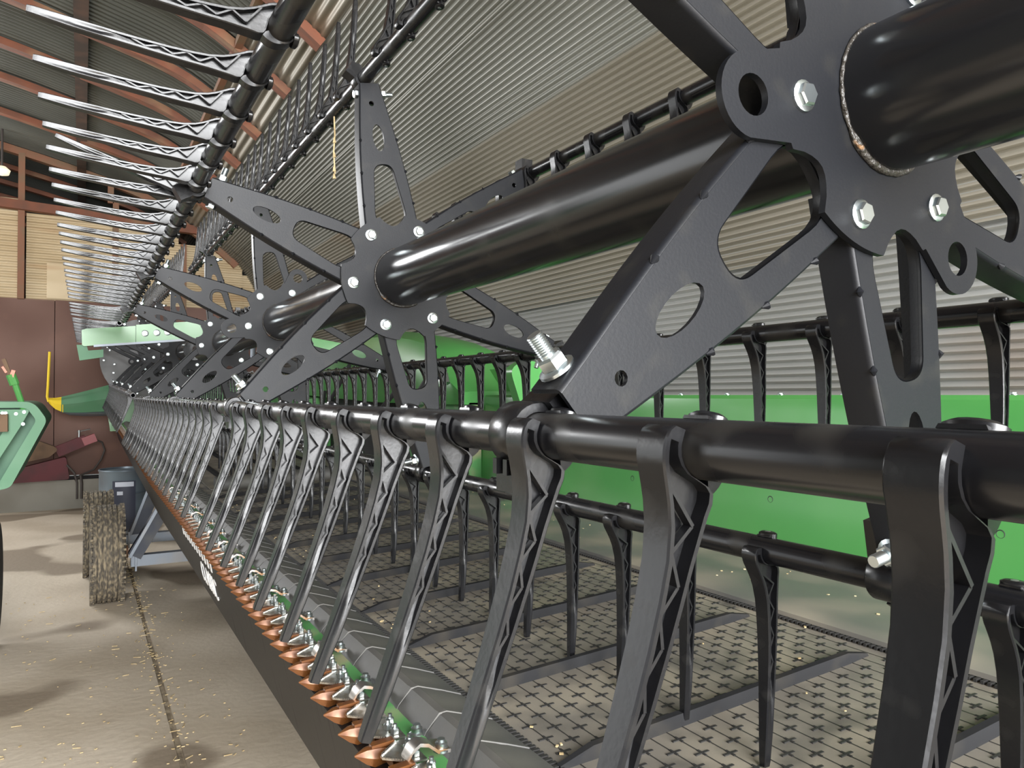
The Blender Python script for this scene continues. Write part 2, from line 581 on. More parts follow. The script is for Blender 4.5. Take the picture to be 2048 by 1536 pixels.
# left side of the shed with its wide doorway, and the far end of the second bay
wl = tag(empty('wall_left', (-6, 8, 0)), 'left wall of the shed around a wide doorway', kind='structure')
b = MB()
b.box2((-6.1, 9.2, 0), (-6, 20.6, 4.2))
put('wall_panel', b, M['corr_roof'], wl)
b = MB()
b.box2((-6.1, 5.6, 3.5), (-6, 9.2, 4.2))
put('lintel_panel', b, M['corr_roof'], wl)
b = MB()
b.box2((-6.1, -3.9, 0), (-6, 5.6, 4.2))
put('wall_panel', b, M['corr_roof'], wl)
b = MB()
b.box2((-6.1, 20.6, 0), (2.8, 20.7, 5.0))
o = obj('wall_far', b.mesh('wall_far', M['brown']))
tag(o, 'dark end wall of the second bay seen over the partition', kind='structure')

# ================================================================== REELS
RX, RZ, RR = 0.693, 0.295, 0.507
BAT_PHASE = {'a': 220, 'b': 160, 'c': 100, 'd': 40, 'e': 340, 'f': 280}
TINE_DIR = {'a': 251, 'b': 176, 'c': 84, 'd': 251, 'e': 271, 'f': 270}
TINE_OFF = {'a': 0.018, 'b': 0.067, 'c': 0.135, 'd': 0.10, 'e': 0.135, 'f': 0.080}
PITCH = 0.1503
BAT_R = 0.0172


def tine_mesh():
    """moulded finger hanging down -Z from the bat axis, hollow trussed sides facing +-Y"""
    b = MB()
    # station: z, front x, back x, half width, notch depth
    st = [(0.006, -0.0265, -0.0170, 0.0118, 0.0), (0.0025, -0.0295, -0.0174, 0.0121, 0.0), (-0.002, -0.0305, -0.0174, 0.0122, 0.0), (-0.004, -0.0306, -0.0172, 0.0122, 0.0060),
          (-0.009, -0.0300, -0.0152, 0.0122, 0.0080), (-0.0135, -0.0286, -0.0112, 0.0121, 0.0090), (-0.0168, -0.0272, -0.0050, 0.0120, 0.0092), (-0.0182, -0.0264, 0.0030, 0.0119, 0.0092),
          (-0.0196, -0.0256, 0.0105, 0.0118, 0.0092), (-0.0225, -0.0240, 0.0150, 0.0117, 0.0092), (-0.028, -0.0208, 0.0162, 0.0116, 0.0092), (-0.036, -0.0165, 0.0152, 0.0115, 0.0092),
          (-0.048, -0.0115, 0.0146, 0.0114, 0.0090), (-0.066, -0.0070, 0.0138, 0.0112, 0.0088),
          (-0.088, -0.0048, 0.0137, 0.0109, 0.0085), (-0.115, -0.0034, 0.0132, 0.0104, 0.0080), (-0.145, -0.0030, 0.0122, 0.0098, 0.0072),
          (-0.170, -0.0032, 0.0113, 0.0090, 0.0045), (-0.182, -0.0034, 0.0108, 0.0087, 0.0016), (-0.20, -0.0038, 0.0100, 0.0082, 0.0010),
          (-0.235, -0.0048, 0.0085, 0.0072, 0.0), (-0.276, -0.0060, 0.0050, 0.0058, 0.0), (-0.283, -0.0058, 0.0042, 0.0048, 0.0)]
    rings = []
    for (z, f, k, w, d) in st:
        rim = min(0.0040, (k - f) * 0.28)
        c = 0.0012
        rings.append([(f, -w + c, z), (f + c, -w, z), (f + rim, -w, z), (f + rim + 0.0008, -w + d, z), (k - rim - 0.0008, -w + d, z), (k - rim, -w, z), (k - c, -w, z), (k, -w + c, z),
                      (k, w - c, z), (k - c, w, z), (k - rim, w, z), (k - rim - 0.0008, w - d, z), (f + rim + 0.0008, w - d, z), (f + rim, w, z), (f + c, w, z), (f, w - c, z)])
    b.loft(rings, smooth=True)
    # zig-zag ribs in both hollows
    zz = [-0.026 - 0.0172 * i for i in range(9)]

    def edge(z, side):
        for i in range(len(st) - 1):
            if st[i][0] >= z >= st[i + 1][0]:
                t = (st[i][0] - z) / (st[i][0] - st[i + 1][0])
                f = st[i][1] * (1 - t) + st[i + 1][1] * t + 0.0036
                k = st[i][2] * (1 - t) + st[i + 1][2] * t - 0.0036
                return f if side == 0 else f + (k - f) * 0.72
        return 0
    for s in (-1, 1):
        for i in range(len(zz) - 1):
            y = s * (0.0112 - 0.0034 - i * 0.00045)
            p = (edge(zz[i], i % 2), y, zz[i])
            q = (edge(zz[i + 1], (i + 1) % 2), y, zz[i + 1])
            b.bar(p, q, 0.0062, 0.0022, up=(0, 1, 0)) if False else b.bar(p, q, 0.0022, 0.0062, up=(0, 1, 0))
    # clip that grips the bat, with its raised lug on top
    pr = [(BAT_R + 0.0004, -0.0105), (BAT_R + 0.0024, -0.0095), (BAT_R + 0.0024, 0.0095), (BAT_R + 0.0004, 0.0105)]
    rings = []
    for i in range(17):
        t = math.radians(-62 + 160 * i / 16)
        th_ = 1 + 3.4 * max(0.0, 1 - i / 7.0)
        rings.append([((BAT_R + (r - BAT_R) * (th_ if r > BAT_R + 0.001 else 1)) * math.cos(t), y, (BAT_R + (r - BAT_R) * (th_ if r > BAT_R + 0.001 else 1)) * math.sin(t)) for (r, y) in pr])
    b.loft(rings, smooth=True)
    lug = []
    for (k, z) in ((1.0, BAT_R - 0.001), (1.0, BAT_R + 0.0042), (0.72, BAT_R + 0.0062)):
        lug.append([(0.007 + 0.009 * k * math.cos(2 * PI * i / 14), 0.0135 * k * math.sin(2 * PI * i / 14), z) for i in range(14)])
    b.loft(lug, smooth=True)
    return b.mesh('tine', M['tine'], 40)


TINE = tine_mesh()
b = MB()
b.lathe([(0, 0.0238), (0.0035, 0.0238), (0.0046, 0.0228), (0.0046, 0.020)], 8, 'z', (0.007, 0, 0))
SCREW = b.mesh('screw', M['zinc'])


def arm_mesh():
    """pressed channel arm: web in the XZ plane, flanges turned back (+Y); runs along +X from the hub"""
    b = MB()
    r0, r1, w0, w1 = 0.085, 0.484, 0.070, 0.0225
    th, fl_d = 0.0045, 0.040

    def hw(r):
        t = (r - r0) / (r1 - r0)
        return w0 + (w1 - w0) * min(1, t * 1.02) + 0.008 * math.sin(PI * t)
    N_ = 12
    up = [(r0 + (r1 - r0) * i / N_, hw(r0 + (r1 - r0) * i / N_)) for i in range(N_ + 1)]
    outer = [(r, -w) for (r, w) in up] + [(r, w) for (r, w) in reversed(up)]
    big = rounded([(0.128, -0.047), (0.285, -0.024), (0.285, 0.024), (0.128, 0.047)], [0.04, 0.026, 0.026, 0.04], 7)
    ell = [(0.350 + 0.033 * math.cos(2 * PI * i / 20), 0.0145 * math.sin(2 * PI * i / 20)) for i in range(20)]
    small = [(0.434 + 0.0065 * math.cos(2 * PI * i / 12), 0.004 + 0.0065 * math.sin(2 * PI * i / 12)) for i in range(12)]
    b.plate(outer, [big, ell, small], 0.0, th)
    # rolled rim of the big window
    n = len(big)
    cx = sum(p[0] for p in big) / n
    rings = []
    for (k, y) in ((0.0, 0.0), (0.0022, 0.004), (0.0022, 0.013), (0.005, 0.013), (0.005, 0.004)):
        ring = []
        for p in big:
            d = Vector((cx - p[0], -p[1]))
            d.normalize()
            ring.append((p[0] - d.x * (k - 0.002), y + 0.0005, p[1] - d.y * (k - 0.002)))
        rings.append(ring)
    b.loft(rings, caps=False, smooth=True)
    for s in (-1, 1):
        rings = []
        for (r, w) in up:
            rr = 0.006
            pts = []
            for i in range(5):
                a = PI / 2 * i / 4
                pts.append((w - rr + rr * math.sin(a) + 0.004, rr - rr * math.cos(a)))
            o_ = [(r, y, s * z) for (z, y) in pts]
            o_ += [(r, fl_d, s * (w + 0.004)), (r, fl_d, s * w), (r, 0.0048, s * w), (r, 0.0045, s * (w - rr))]
            rings.append(o_)
        b.loft(rings, smooth=True)
        # stiffening dimples on the bend
        for r in (0.185, 0.265, 0.345):
            w = hw(r)
            b.tube([(r - 0.005, 0.0015, s * (w + 0.001)), (r, 0.0003, s * (w + 0.0026)), (r + 0.005, 0.0015, s * (w + 0.001))], [0.001, 0.0042, 0.001], 8)
    return b.mesh('arm', M['arm'], 35)


ARM = arm_mesh()


def clamp_mesh():
    """two-piece bearing that holds the bat at the end of an arm; local +X points away from the hub"""
    b = MB()
    y0, y1 = 0.027, 0.064
    b.lathe([(BAT_R + 0.0008, y0), (BAT_R + 0.0075, y0), (BAT_R + 0.009, y0 + 0.0025), (BAT_R + 0.009, y1 - 0.0025), (BAT_R + 0.0075, y1), (BAT_R + 0.0008, y1)], 28, 'y', (RR, 0, 0), close=True)
    b.box((RR - 0.044, 0.040, -0.004), (0.050, 0.044, 0.026))
    b.box((RR + 0.0200, 0.0455, 0.0238), (0.034, 0.038, 0.028), Matrix.Rotation(math.radians(220), 3, 'Y'))
    for y in (0.037, 0.053):
        b.box((RR + 0.031, y, 0.006), (0.010, 0.006, 0.012), Matrix.Rotation(math.radians(220), 3, 'Y'))
    return b.mesh('bat_clamp', M['tine'], 35)


CLAMP = clamp_mesh()


def stud_mesh():
    b = MB()
    b.tube([(0.464, 0.022, 0.034), (0.464, 0.022, -0.064)], 0.0062, 12)
    for i in range(9):
        b.lathe([(0.0062, -0.046 - i * 0.002), (0.0070, -0.047 - i * 0.002), (0.0062, -0.048 - i * 0.002)], 12, 'z', (0.464, 0.022, 0))
    rings = []
    for (k, z) in ((1, -0.0335), (1, -0.0425), (0.85, -0.0445)):
        rings.append([(0.464 + 0.0118 * k * math.cos(PI / 3 * i), 0.022 + 0.0118 * k * math.sin(PI / 3 * i), z) for i in range(6)])
    b.loft(rings)
    b.lathe([(0, -0.0300), (0.0155, -0.0300), (0.0155, -0.0325), (0.011, -0.0345)], 18, 'z', (0.464, 0.022, 0))
    rings = []
    for (k, z) in ((1, 0.0295), (1, 0.036), (0.85, 0.0378)):
        rings.append([(0.464 + 0.0108 * k * math.cos(PI / 3 * i), 0.022 + 0.0108 * k * math.sin(PI / 3 * i), z) for i in range(6)])
    b.loft(rings)
    return b.mesh('stud_bolt', M['zinc'])


STUD = stud_mesh()


def hub_mesh(ears):
    """lobed plate, front face at y=0 and 7 mm thick towards -Y; arms at 40+60k degrees, bolts at 10+60k"""
    R0 = 0.157
    pts = []
    for k in range(6):
        bolt_a = 10 + 60 * k
        arm_a = 40 + 60 * k
        ear = ears and k % 2 == 1
        if ear:
            e = math.radians(bolt_a)
            c = (0.193 * math.cos(e), 0.193 * math.sin(e))
            pts += [(R0 * math.cos(math.radians(a)), R0 * math.sin(math.radians(a))) for a in (bolt_a - 17.5, bolt_a - 15.5)]
            pts += arc(c[0], c[1], 0.0385, bolt_a - 74, bolt_a + 74, 16)
            pts += [(R0 * math.cos(math.radians(a)), R0 * math.sin(math.radians(a))) for a in (bolt_a + 15.5, bolt_a + 17.5)]
        else:
            pts += arc(0, 0, R0, bolt_a - 17.5, bolt_a + 17.5, 10)
        # scallop at the arm window
        am = math.radians(arm_a)
        for t in (-1, -0.8, -0.55, -0.28, 0, 0.28, 0.55, 0.8, 1):
            a = am + math.radians(12.0) * t
            r = R0 - 0.026 * math.cos(t * PI / 2) ** 0.7 - 0.002
            pts.append((r * math.cos(a), r * math.sin(a)))
    holes = []
    if ears:
        for k in (1, 3, 5):
            e = math.radians(10 + 60 * k)
            holes.append([(0.193 * math.cos(e) + 0.0185 * math.cos(2 * PI * i / 24), 0.193 * math.sin(e) + 0.0185 * math.sin(2 * PI * i / 24)) for i in range(24)])
    b = MB()
    b.plate(pts, holes, -0.007, 0.0)
    return b.mesh('hub_plate', M['arm'], 35)


HUB_EAR, HUB_ROUND = hub_mesh(True), hub_mesh(False)


def weld_mesh():
    b = MB()
    rings = []
    n = 72
    for j in range(n):
        t = 2 * PI * j / n
        big = 1.0 + 0.5 * (random.random() - 0.5) + (0.9 if 0.45 < math.sin(t * 1.5 + 1.0) else 0)
        ring = []
        for i in range(6):
            a = 2 * PI * i / 6
            ring.append(((0.0722 + 0.0026 * big * math.cos(a)) * math.cos(t), -0.0085 + 0.0026 * big * math.sin(a), (0.0722 + 0.0026 * big * math.cos(a)) * math.sin(t)))
        rings.append(ring)
    rings.append(rings[0])
    b.loft(rings, caps=False, smooth=True)
    return b.mesh('weld_bead', M['weld'], 60)


WELD = weld_mesh()


def build_reel(label, base, tilt, y0, y1, spiders, first_y, screws, clamps_all=True):
    """axis along local Y; the empty stands on the axis at y=base"""
    root = empty('pickup_reel', (RX, base, CZ + RZ), (tilt, 0, 0))
    tag(root, label, 'reel', 'harvester reels')
    b = MB()
    b.tube([(0, y0, 0), (0, y1, 0)], 0.072, 48)
    obj('center_tube', b.mesh('center_tube', M['tube']), root)
    for si, (sy, ears) in enumerate(spiders):
        h = obj('hub_plate', HUB_EAR if ears else HUB_ROUND, root, (0, sy, 0))
        obj('weld_bead', WELD, h)
        for k in range(6):
            a = math.radians(10 + 60 * k)
            obj('hub_bolt', BOLT, h, mtx=Matrix.Translation((0.128 * math.cos(a), -0.007, 0.128 * math.sin(a))) @ Matrix.Rotation(random.uniform(0, 1), 4, 'Y'))
        for k in range(6):
            a = math.radians(40 + 60 * k)
            ar = obj('arm', ARM, root, mtx=Matrix.Translation((0, sy + 0.001, 0)) @ Matrix.Rotation(-a, 4, 'Y'))
            obj('stud_bolt', STUD, ar)
            obj('bat_clamp', CLAMP, ar)
    for key, ph in BAT_PHASE.items():
        a = math.radians(ph)
        bx, bz = RR * math.cos(a), RR * math.sin(a)
        b = MB()
        prof_out = BAT_R
        b.lathe([(prof_out, y0 + 0.02), (prof_out, y1 - 0.02), (prof_out - 0.004, y1 - 0.02), (prof_out - 0.004, y0 + 0.02)], 28, 'y', close=True)
        bo = obj('bat_tube', b.mesh('bat_tube', M['bat']), root, (bx, 0, bz))
        rot = Matrix.Rotation(math.radians(270 - TINE_DIR[key]), 4, 'Y')
        if key == 'c':
            rot = rot @ Matrix.Rotation(PI, 4, 'Z')
        y = TINE_OFF[key] + first_y[key]
        while y - base < y1 - 0.05:
            ly = y - base
            near_arm = min(abs(ly - (s[0] + 0.046)) for s in spiders)
            if ly > y0 + 0.04 and near_arm > 0.0305:
                wob = Matrix.Rotation(random.uniform(-0.012, 0.012), 4, 'Y')
                t = obj('tine', TINE, root, mtx=Matrix.Translation((bx, ly, bz)) @ rot @ wob)
                if screws and ly < screws:
                    obj('screw', SCREW, t)
            y += PITCH
    return root


first = {k: 0.0 for k in BAT_PHASE}

first['a'] = PITCH      # nothing in front of the camera's own place
near_reel = build_reel('near black pickup reel with rows of curved plastic fingers', 0.0, 0.0, -0.28, 5.25,
                       [(0.455, True), (1.75, False), (3.06, True), (4.39, False)], first, 4.0)
a_ = math.radians(160)
obj('tine', TINE, near_reel, mtx=Matrix.Translation((RR * math.cos(a_), 1.842, RR * math.sin(a_))) @ Matrix.Rotation(math.radians(270 - 163), 4, 'Y'))
TILT = 0.026
HINGE = 4.7
far_base = 5.75
far_reel = build_reel('far black pickup reel with a round grey end shield', far_base, TILT, 0.0, 4.62,
                      [(0.50, False), (1.83, True), (3.03, False), (4.10, True)], {k: 5.75 for k in BAT_PHASE}, 0)
far_reel.location.z += TILT * (far_base - HINGE)
b = MB()
b.plate([(0.515 * math.cos(2 * PI * i / 40), 0.515 * math.sin(2 * PI * i / 40)) for i in range(40)], [], 4.62, 4.634)
ds = obj('end_shield', b.mesh('end_shield', M['endplate']), far_reel)
ds['label'] = 'round grey shield with bolt heads'
for (r, a) in ((0.30, 150), (0.42, 165), (0.36, 190), (0.40, 205), (0.33, 220), (0.44, 228), (0.2, 250), (0.28, 120), (0.47, 182)):
    obj('shield_bolt', BOLT, ds, (r * math.cos(math.radians(a)), 4.62, r * math.sin(math.radians(a))))

# ================================================================== DRAPER HEADER


def lift(y):
    return TILT * max(0.0, y - HINGE)


HY0, HY1 = -0.6, 10.45
hd = empty('draper_header', (1.0, 4.9, 0.6))
tag(hd, 'long green and black draper grain header under the reels', 'grain header')
HL = Vector(hd.location)


def hmesh(name, b, material, angle=32):
    """mesh in shed coordinates -> header part, following the slight rise of the far half"""
    return obj(name, b.mesh(name, material, angle, xf=lambda p: (p[0] - HL.x, p[1] - HL.y, p[2] + lift(p[1]) - HL.z)), hd)


def hsub(name, b, material, parent, angle=32):
    return obj(name, b.mesh(name, material, angle, xf=lambda p: (p[0] - HL.x, p[1] - HL.y, p[2] + lift(p[1]) - HL.z)), parent)


def hinst(name, me, x, y, z, parent=None, rot=None):
    m = Matrix.Translation((x - HL.x, y - HL.y, z + lift(y) - HL.z))
    if rot is not None:
        m = m @ rot
    if parent is not None:
        m = parent.matrix_basis.inverted() @ m
    return obj(name, me, parent or hd, mtx=m)


def ysegs(y0, y1):
    return [y0, HINGE, y1] if y0 < HINGE < y1 else [y0, y1]


def extrude_y(b, prof, y0, y1, closed=True, smooth=False):
    rings = [[(x, y, CZ + z) for (x, z) in prof] for y in ysegs(y0, y1)]
    b.loft(rings, closed=closed, caps=closed, smooth=smooth)
    return b


# front fascia under the knife
b = MB()
extrude_y(b, [(0.352, -0.520), (0.372, -0.514), (0.405, -0.700), (0.430, -0.725), (0.424, -0.731), (0.394, -0.706)], HY0, HY1)
fas = hmesh('fascia', b, M['fascia'])


def text_mesh(s, size, name):
    cu = bpy.data.curves.new(name, 'FONT')
    cu.body = s
    cu.size = size
    cu.extrude = 0.0012
    cu.align_x = 'CENTER'
    cu.offset = 0.0002
    to = bpy.data.objects.new(name, cu)
    col.objects.link(to)
    dg = bpy.context.evaluated_depsgraph_get()
    me = bpy.data.meshes.new_from_object(to.evaluated_get(dg))
    bpy.data.objects.remove(to)
    me.materials.clear()
    me.materials.append(M['white'])
    return me


fn = Vector((-0.985, 0, -0.18)).normalized()      # outward normal of the fascia
fu = Vector((-0.18, 0, 0.985)).normalized()       # up on the fascia
R_f = Matrix((Vector((0, -1, 0)), fu, fn)).transposed().to_4x4()
me = text_mesh('CLASSIC', 0.098, 'lettering')
o = hinst('lettering', me, 0.3795, 2.68, CZ - 0.655, fas, R_f)
# row of blurred upright strokes printed above it
for i in range(12):
    b = MB()
    sh = 0.012
    b.add([(0, 0, 0), (0.030, 0, 0), (0.030 + sh, 0.048, 0), (sh, 0.048, 0), (0, 0, 0.0015), (0.030, 0, 0.0015), (0.030 + sh, 0.048, 0.0015), (sh, 0.048, 0.0015)],
          [(0, 3, 2, 1), (4, 5, 6, 7), (0, 1, 5, 4), (1, 2, 6, 5), (2, 3, 7, 6), (3, 0, 4, 7)])
    if i == 0:
        stroke = b.mesh('lettering_stroke', M['white'])
    hinst('lettering_stroke', stroke, 0.362, 3.30 - i * 0.068, CZ - 0.566, fas, R_f)

# cutterbar plate
b = MB()
extrude_y(b, [(0.385, -0.506), (0.440, -0.499), (0.450, -0.490), (0.454, -0.492), (0.445, -0.52), (0.385, -0.524)], HY0, HY1)
cut = hmesh('cutterbar', b, M['dusty_green'])


def guard_mesh():
    b = MB()
    rings = []
    for (x, w, t, bt) in ((-0.006, 0.0012, 0.001, -0.001), (0.001, 0.0052, 0.0045, -0.006), (0.010, 0.0098, 0.0082, -0.013), (0.022, 0.0128, 0.0088, -0.019), (0.038, 0.0132, 0.0070, -0.023), (0.056, 0.0125, 0.0050, -0.025)):
        rings.append([(x, -w, (t + bt) / 2), (x, -w * 0.62, t * 0.8), (x, 0, t), (x, w * 0.62, t * 0.8), (x, w, (t + bt) / 2), (x, w * 0.55, bt), (x, -w * 0.55, bt)])
    b.loft(rings, smooth=True)
    # flared shoulder bar at the rear and the lip over the knife
    b.box((0.058, 0, -0.014), (0.020, 0.064, 0.016))
    b.bar((0.017, 0.0, 0.0085), (0.050, 0.0, 0.0105), 0.013, 0.005)
    return b.mesh('guard', M['guard'], 30)


def knife_mesh():
    b = MB()
    ou = [(0.0, -0.004), (0.0, 0.004), (0.034, 0.033), (0.052, 0.036), (0.052, -0.036), (0.034, -0.033)]
    hl = [[(0.038 + 0.0042 * math.cos(2 * PI * i / 10), s * 0.014 + 0.0042 * math.sin(2 * PI * i / 10)) for i in range(10)] for s in (-1, 1)]
    b.plate(ou, hl, 0.0, 0.003, conv=lambda a, c, y: (a, c, y))
    for s in (-1, 1):
        for i in range(11):
            t = (i + 0.5) / 11
            b.box((0.002 + 0.031 * t, s * (0.0045 + 0.0265 * t), 0.0032), (0.0016, 0.007, 0.0018), Matrix.Rotation(s * -0.25, 3, 'Z'))
    return b.mesh('knife_section', M['knife'])


GUARD, KNIFE = guard_mesh(), knife_mesh()
b = MB()
rings = []
for (k, z) in ((1, 0), (1, 0.006), (0.8, 0.0075)):
    rings.append([(0.0068 * k * math.cos(PI / 3 * i), 0.0068 * k * math.sin(PI / 3 * i), z) for i in range(6)])
b.loft(rings)
b.tube([(0, 0, 0.006), (0, 0, 0.013)], 0.0035, 8)
NUT = b.mesh('guard_nut', M['zinc'])
b = MB()
pts = [(0.0, -0.002), (0.007, 0.010), (0.018, 0.017), (0.030, 0.014), (0.042, 0.005), (0.060, 0.003)]
b.loft([[(x, -0.012 - 0.006 * (i > 3), z), (x, 0.012 + 0.006 * (i > 3), z), (x, 0.012 + 0.006 * (i > 3), z + 0.005), (x, -0.012 - 0.006 * (i > 3), z + 0.005)] for i, (x, z) in enumerate(pts)], smooth=True)
CLIP = b.mesh('hold_down_clip', M['clip'], 50)
b = MB()
b.lathe([(0, 0), (0.0115, 0), (0.0115, 0.003), (0.008, 0.005), (0.0085, 0.011), (0.0055, 0.0125), (0.0055, 0.016), (0, 0.016)], 12, 'z')
BIGNUT = b.mesh('hold_down_bolt', M['zinc'])

y, i = 0.62, 0
while y < HY1 - 0.1:
    g = hinst('guard', GUARD, 0.335, y, CZ - 0.500)
    kn = hinst('knife_section', KNIFE, 0.354, y + 0.038, CZ - 0.493)
    if y < 4.2:
        for (dx, dy) in ((0.060, -0.020), (0.066, 0.016), (0.056, -0.002)):
            hinst('guard_nut', NUT, 0.335 + dx, y + 0.038 + dy, CZ - 0.4895, kn)
        if i % 3 == 1:
            c = hinst('hold_down_clip', CLIP, 0.378, y + 0.014, CZ - 0.490)
            hinst('hold_down_bolt', BIGNUT, 0.378 + 0.050, y + 0.006, CZ - 0.486, c)
        elif i % 3 == 2:
            hinst('hold_down_bolt', BIGNUT, 0.430, y + 0.02, CZ - 0.501, g)
    y += 0.0762
    i += 1

# overlapping rubber crop dam segments between knife and belt
SEG = 0.109


def dam_mesh():
    b = MB()
    prof = [(0.434, -0.503), (0.440, -0.494), (0.463, -0.474), (0.474, -0.472), (0.512, -0.483), (0.548, -0.497)]
    ys = [0, 0.006, 0.014, 0.055, 0.096, SEG + 0.012]
    ex = [0.0008, 0.0010, -0.0002, 0.0, -0.0004, -0.0016]
    rings = []
    for yy, e in zip(ys, ex):
        rings.append([(x, yy + (0.010 * max(0, 1 - abs(x - 0.462) / 0.04)), z + e) for (x, z) in prof] + [(x, yy, z - 0.006) for (x, z) in reversed(prof)])
    b.loft(rings, smooth=True)
    return b.mesh('crop_dam', M['rubber'], 24)


DAM = dam_mesh()
y = 0.35
while y < HY1 - 0.15:
    hinst('crop_dam', DAM, 0.0, y, CZ)
    y += SEG

# draper belts
BX0, BX1 = 0.541, 1.272
BZ0, BZ1 = -0.502, -0.462


def bz(x):
    return BZ0 + (BZ1 - BZ0) * (x - BX0) / (BX1 - BX0)


SLAT_ANG = math.atan2(BZ1 - BZ0, BX1 - BX0)
b = MB()
rings = []
for k in range(13):
    t = k / 12
    w = 0.0105 if 0 < k < 12 else 0.008
    h = 0.017 if 0 < k < 12 else 0.004
    x = 0.66 * t
    rings.append([(x, -w, -0.002), (x, -w * 0.55, h), (x, w * 0.55, h), (x, w, -0.002)])
b.loft(rings)
SLAT = b.mesh('slat', M['slat'])
b = MB()
b.box((0, 0, 0), (0.0225, 0.0042, 0.0030))
b.box((0, 0, 0), (0.0042, 0.0225, 0.0030))
CROSS = b


def belt(y0, y1, slat0, marks_to):
    b = MB()
    ny = 2
    vs = []
    b.loft([[(BX0, yy, CZ + BZ0), (BX1, yy, CZ + BZ1), (BX1, yy, CZ + BZ1 - 0.006), (BX0, yy, CZ + BZ0 - 0.006)] for yy in (ysegs(y0, y1))])
    be = hmesh('draper_belt', b, M['belt'])
    y = slat0
    while y < y1 - 0.03:
        if y > y0 + 0.03:
            hinst('slat', SLAT, BX0 + 0.016, y, CZ + bz(BX0 + 0.016), be, Matrix.Rotation(-SLAT_ANG, 4, 'Y'))
        y += 0.2715
    # woven cross marks and the thin seams that join them
    b = MB()
    row = 0
    x = BX0 + 0.045
    while x < BX1 - 0.035:
        y = y0 + 0.02 + (0.0226 if row % 2 else 0)
        while y < min(y1, marks_to):
            ph = (y - slat0) / 0.2715
            if abs(ph - round(ph)) * 0.2715 > 0.026:
                z = CZ + bz(x)
                for (sx, sy) in ((0.0245, 0.0040), (0.0032, 0.0165)):
                    b.add([(x - sx / 2, y - sy / 2, z + 0.0011), (x + sx / 2, y - sy / 2, z + 0.0015), (x + sx / 2, y + sy / 2, z + 0.0015), (x - sx / 2, y + sy / 2, z + 0.0011),
                           (x - sx / 2, y - sy / 2, z - 0.0011), (x + sx / 2, y - sy / 2, z - 0.0011), (x + sx / 2, y + sy / 2, z - 0.0011), (x - sx / 2, y + sy / 2, z - 0.0011)],
                          [(0, 1, 2, 3), (4, 5, 1, 0), (5, 6, 2, 1), (6, 7, 3, 2), (7, 4, 0, 3)])
            y += 0.0452
        yy1 = min(y1, marks_to)
        b.add([(x - 0.0009, y0, CZ + bz(x) + 0.0006), (x + 0.0009, y0, CZ + bz(x) + 0.0006), (x + 0.0009, yy1, CZ + bz(x) + 0.0006), (x - 0.0009, yy1, CZ + bz(x) + 0.0006)], [(0, 1, 2, 3)])
        x += 0.0305
        row += 1
    cm = hsub('cross_marks', b, M['cleat'], be)
    cm['kind'] = 'stuff'
    # toothed edges
    b = MB()
    y = y0
    while y < min(y1, marks_to):
        b.box((BX0 + 0.012, y, CZ + bz(BX0) + 0.002), (0.016, 0.0052, 0.004))
        b.box((BX1 - 0.012, y, CZ + bz(BX1) + 0.002), (0.024, 0.0052, 0.005))
        y += 0.0108
    te = hsub('toothed_edge', b, M['cleat'], be)
    te['kind'] = 'stuff'
    return be


belt(HY0, 4.05, 0.02, 4.0)
belt(6.4, HY1 - 0.15, 6.55, 7.2)
# centre feed section: roller, tray and belt end covers
b = MB()
extrude_y(b, [(0.56, -0.515), (1.75, -0.50), (1.75, -0.53), (0.56, -0.53)], 4.05, 6.4)
hmesh('center_tray', b, M['deck'])
for yy in (4.12, 6.33):
    b = MB()
    b.tube([(0.60, yy, CZ - 0.47), (1.30, yy, CZ - 0.44)], 0.042, 20)
    hmesh('drive_roller', b, M['rubber'])
b = MB()
b.loft([[(x, yy, CZ + z) for (x, z) in ((0.6, -0.505), (1.7, -0.49), (1.7, -0.497), (0.6, -0.512))] for yy in (4.25, 6.2)])
hmesh('feed_belt', b, M['belt'])
for k in range(6):
    b = MB()
    b.box2((0.70 + 0.17 * k, 4.3, CZ - 0.503), (0.722 + 0.17 * k, 6.15, CZ - 0.482))
    hmesh('feed_slat', b, M['slat'])

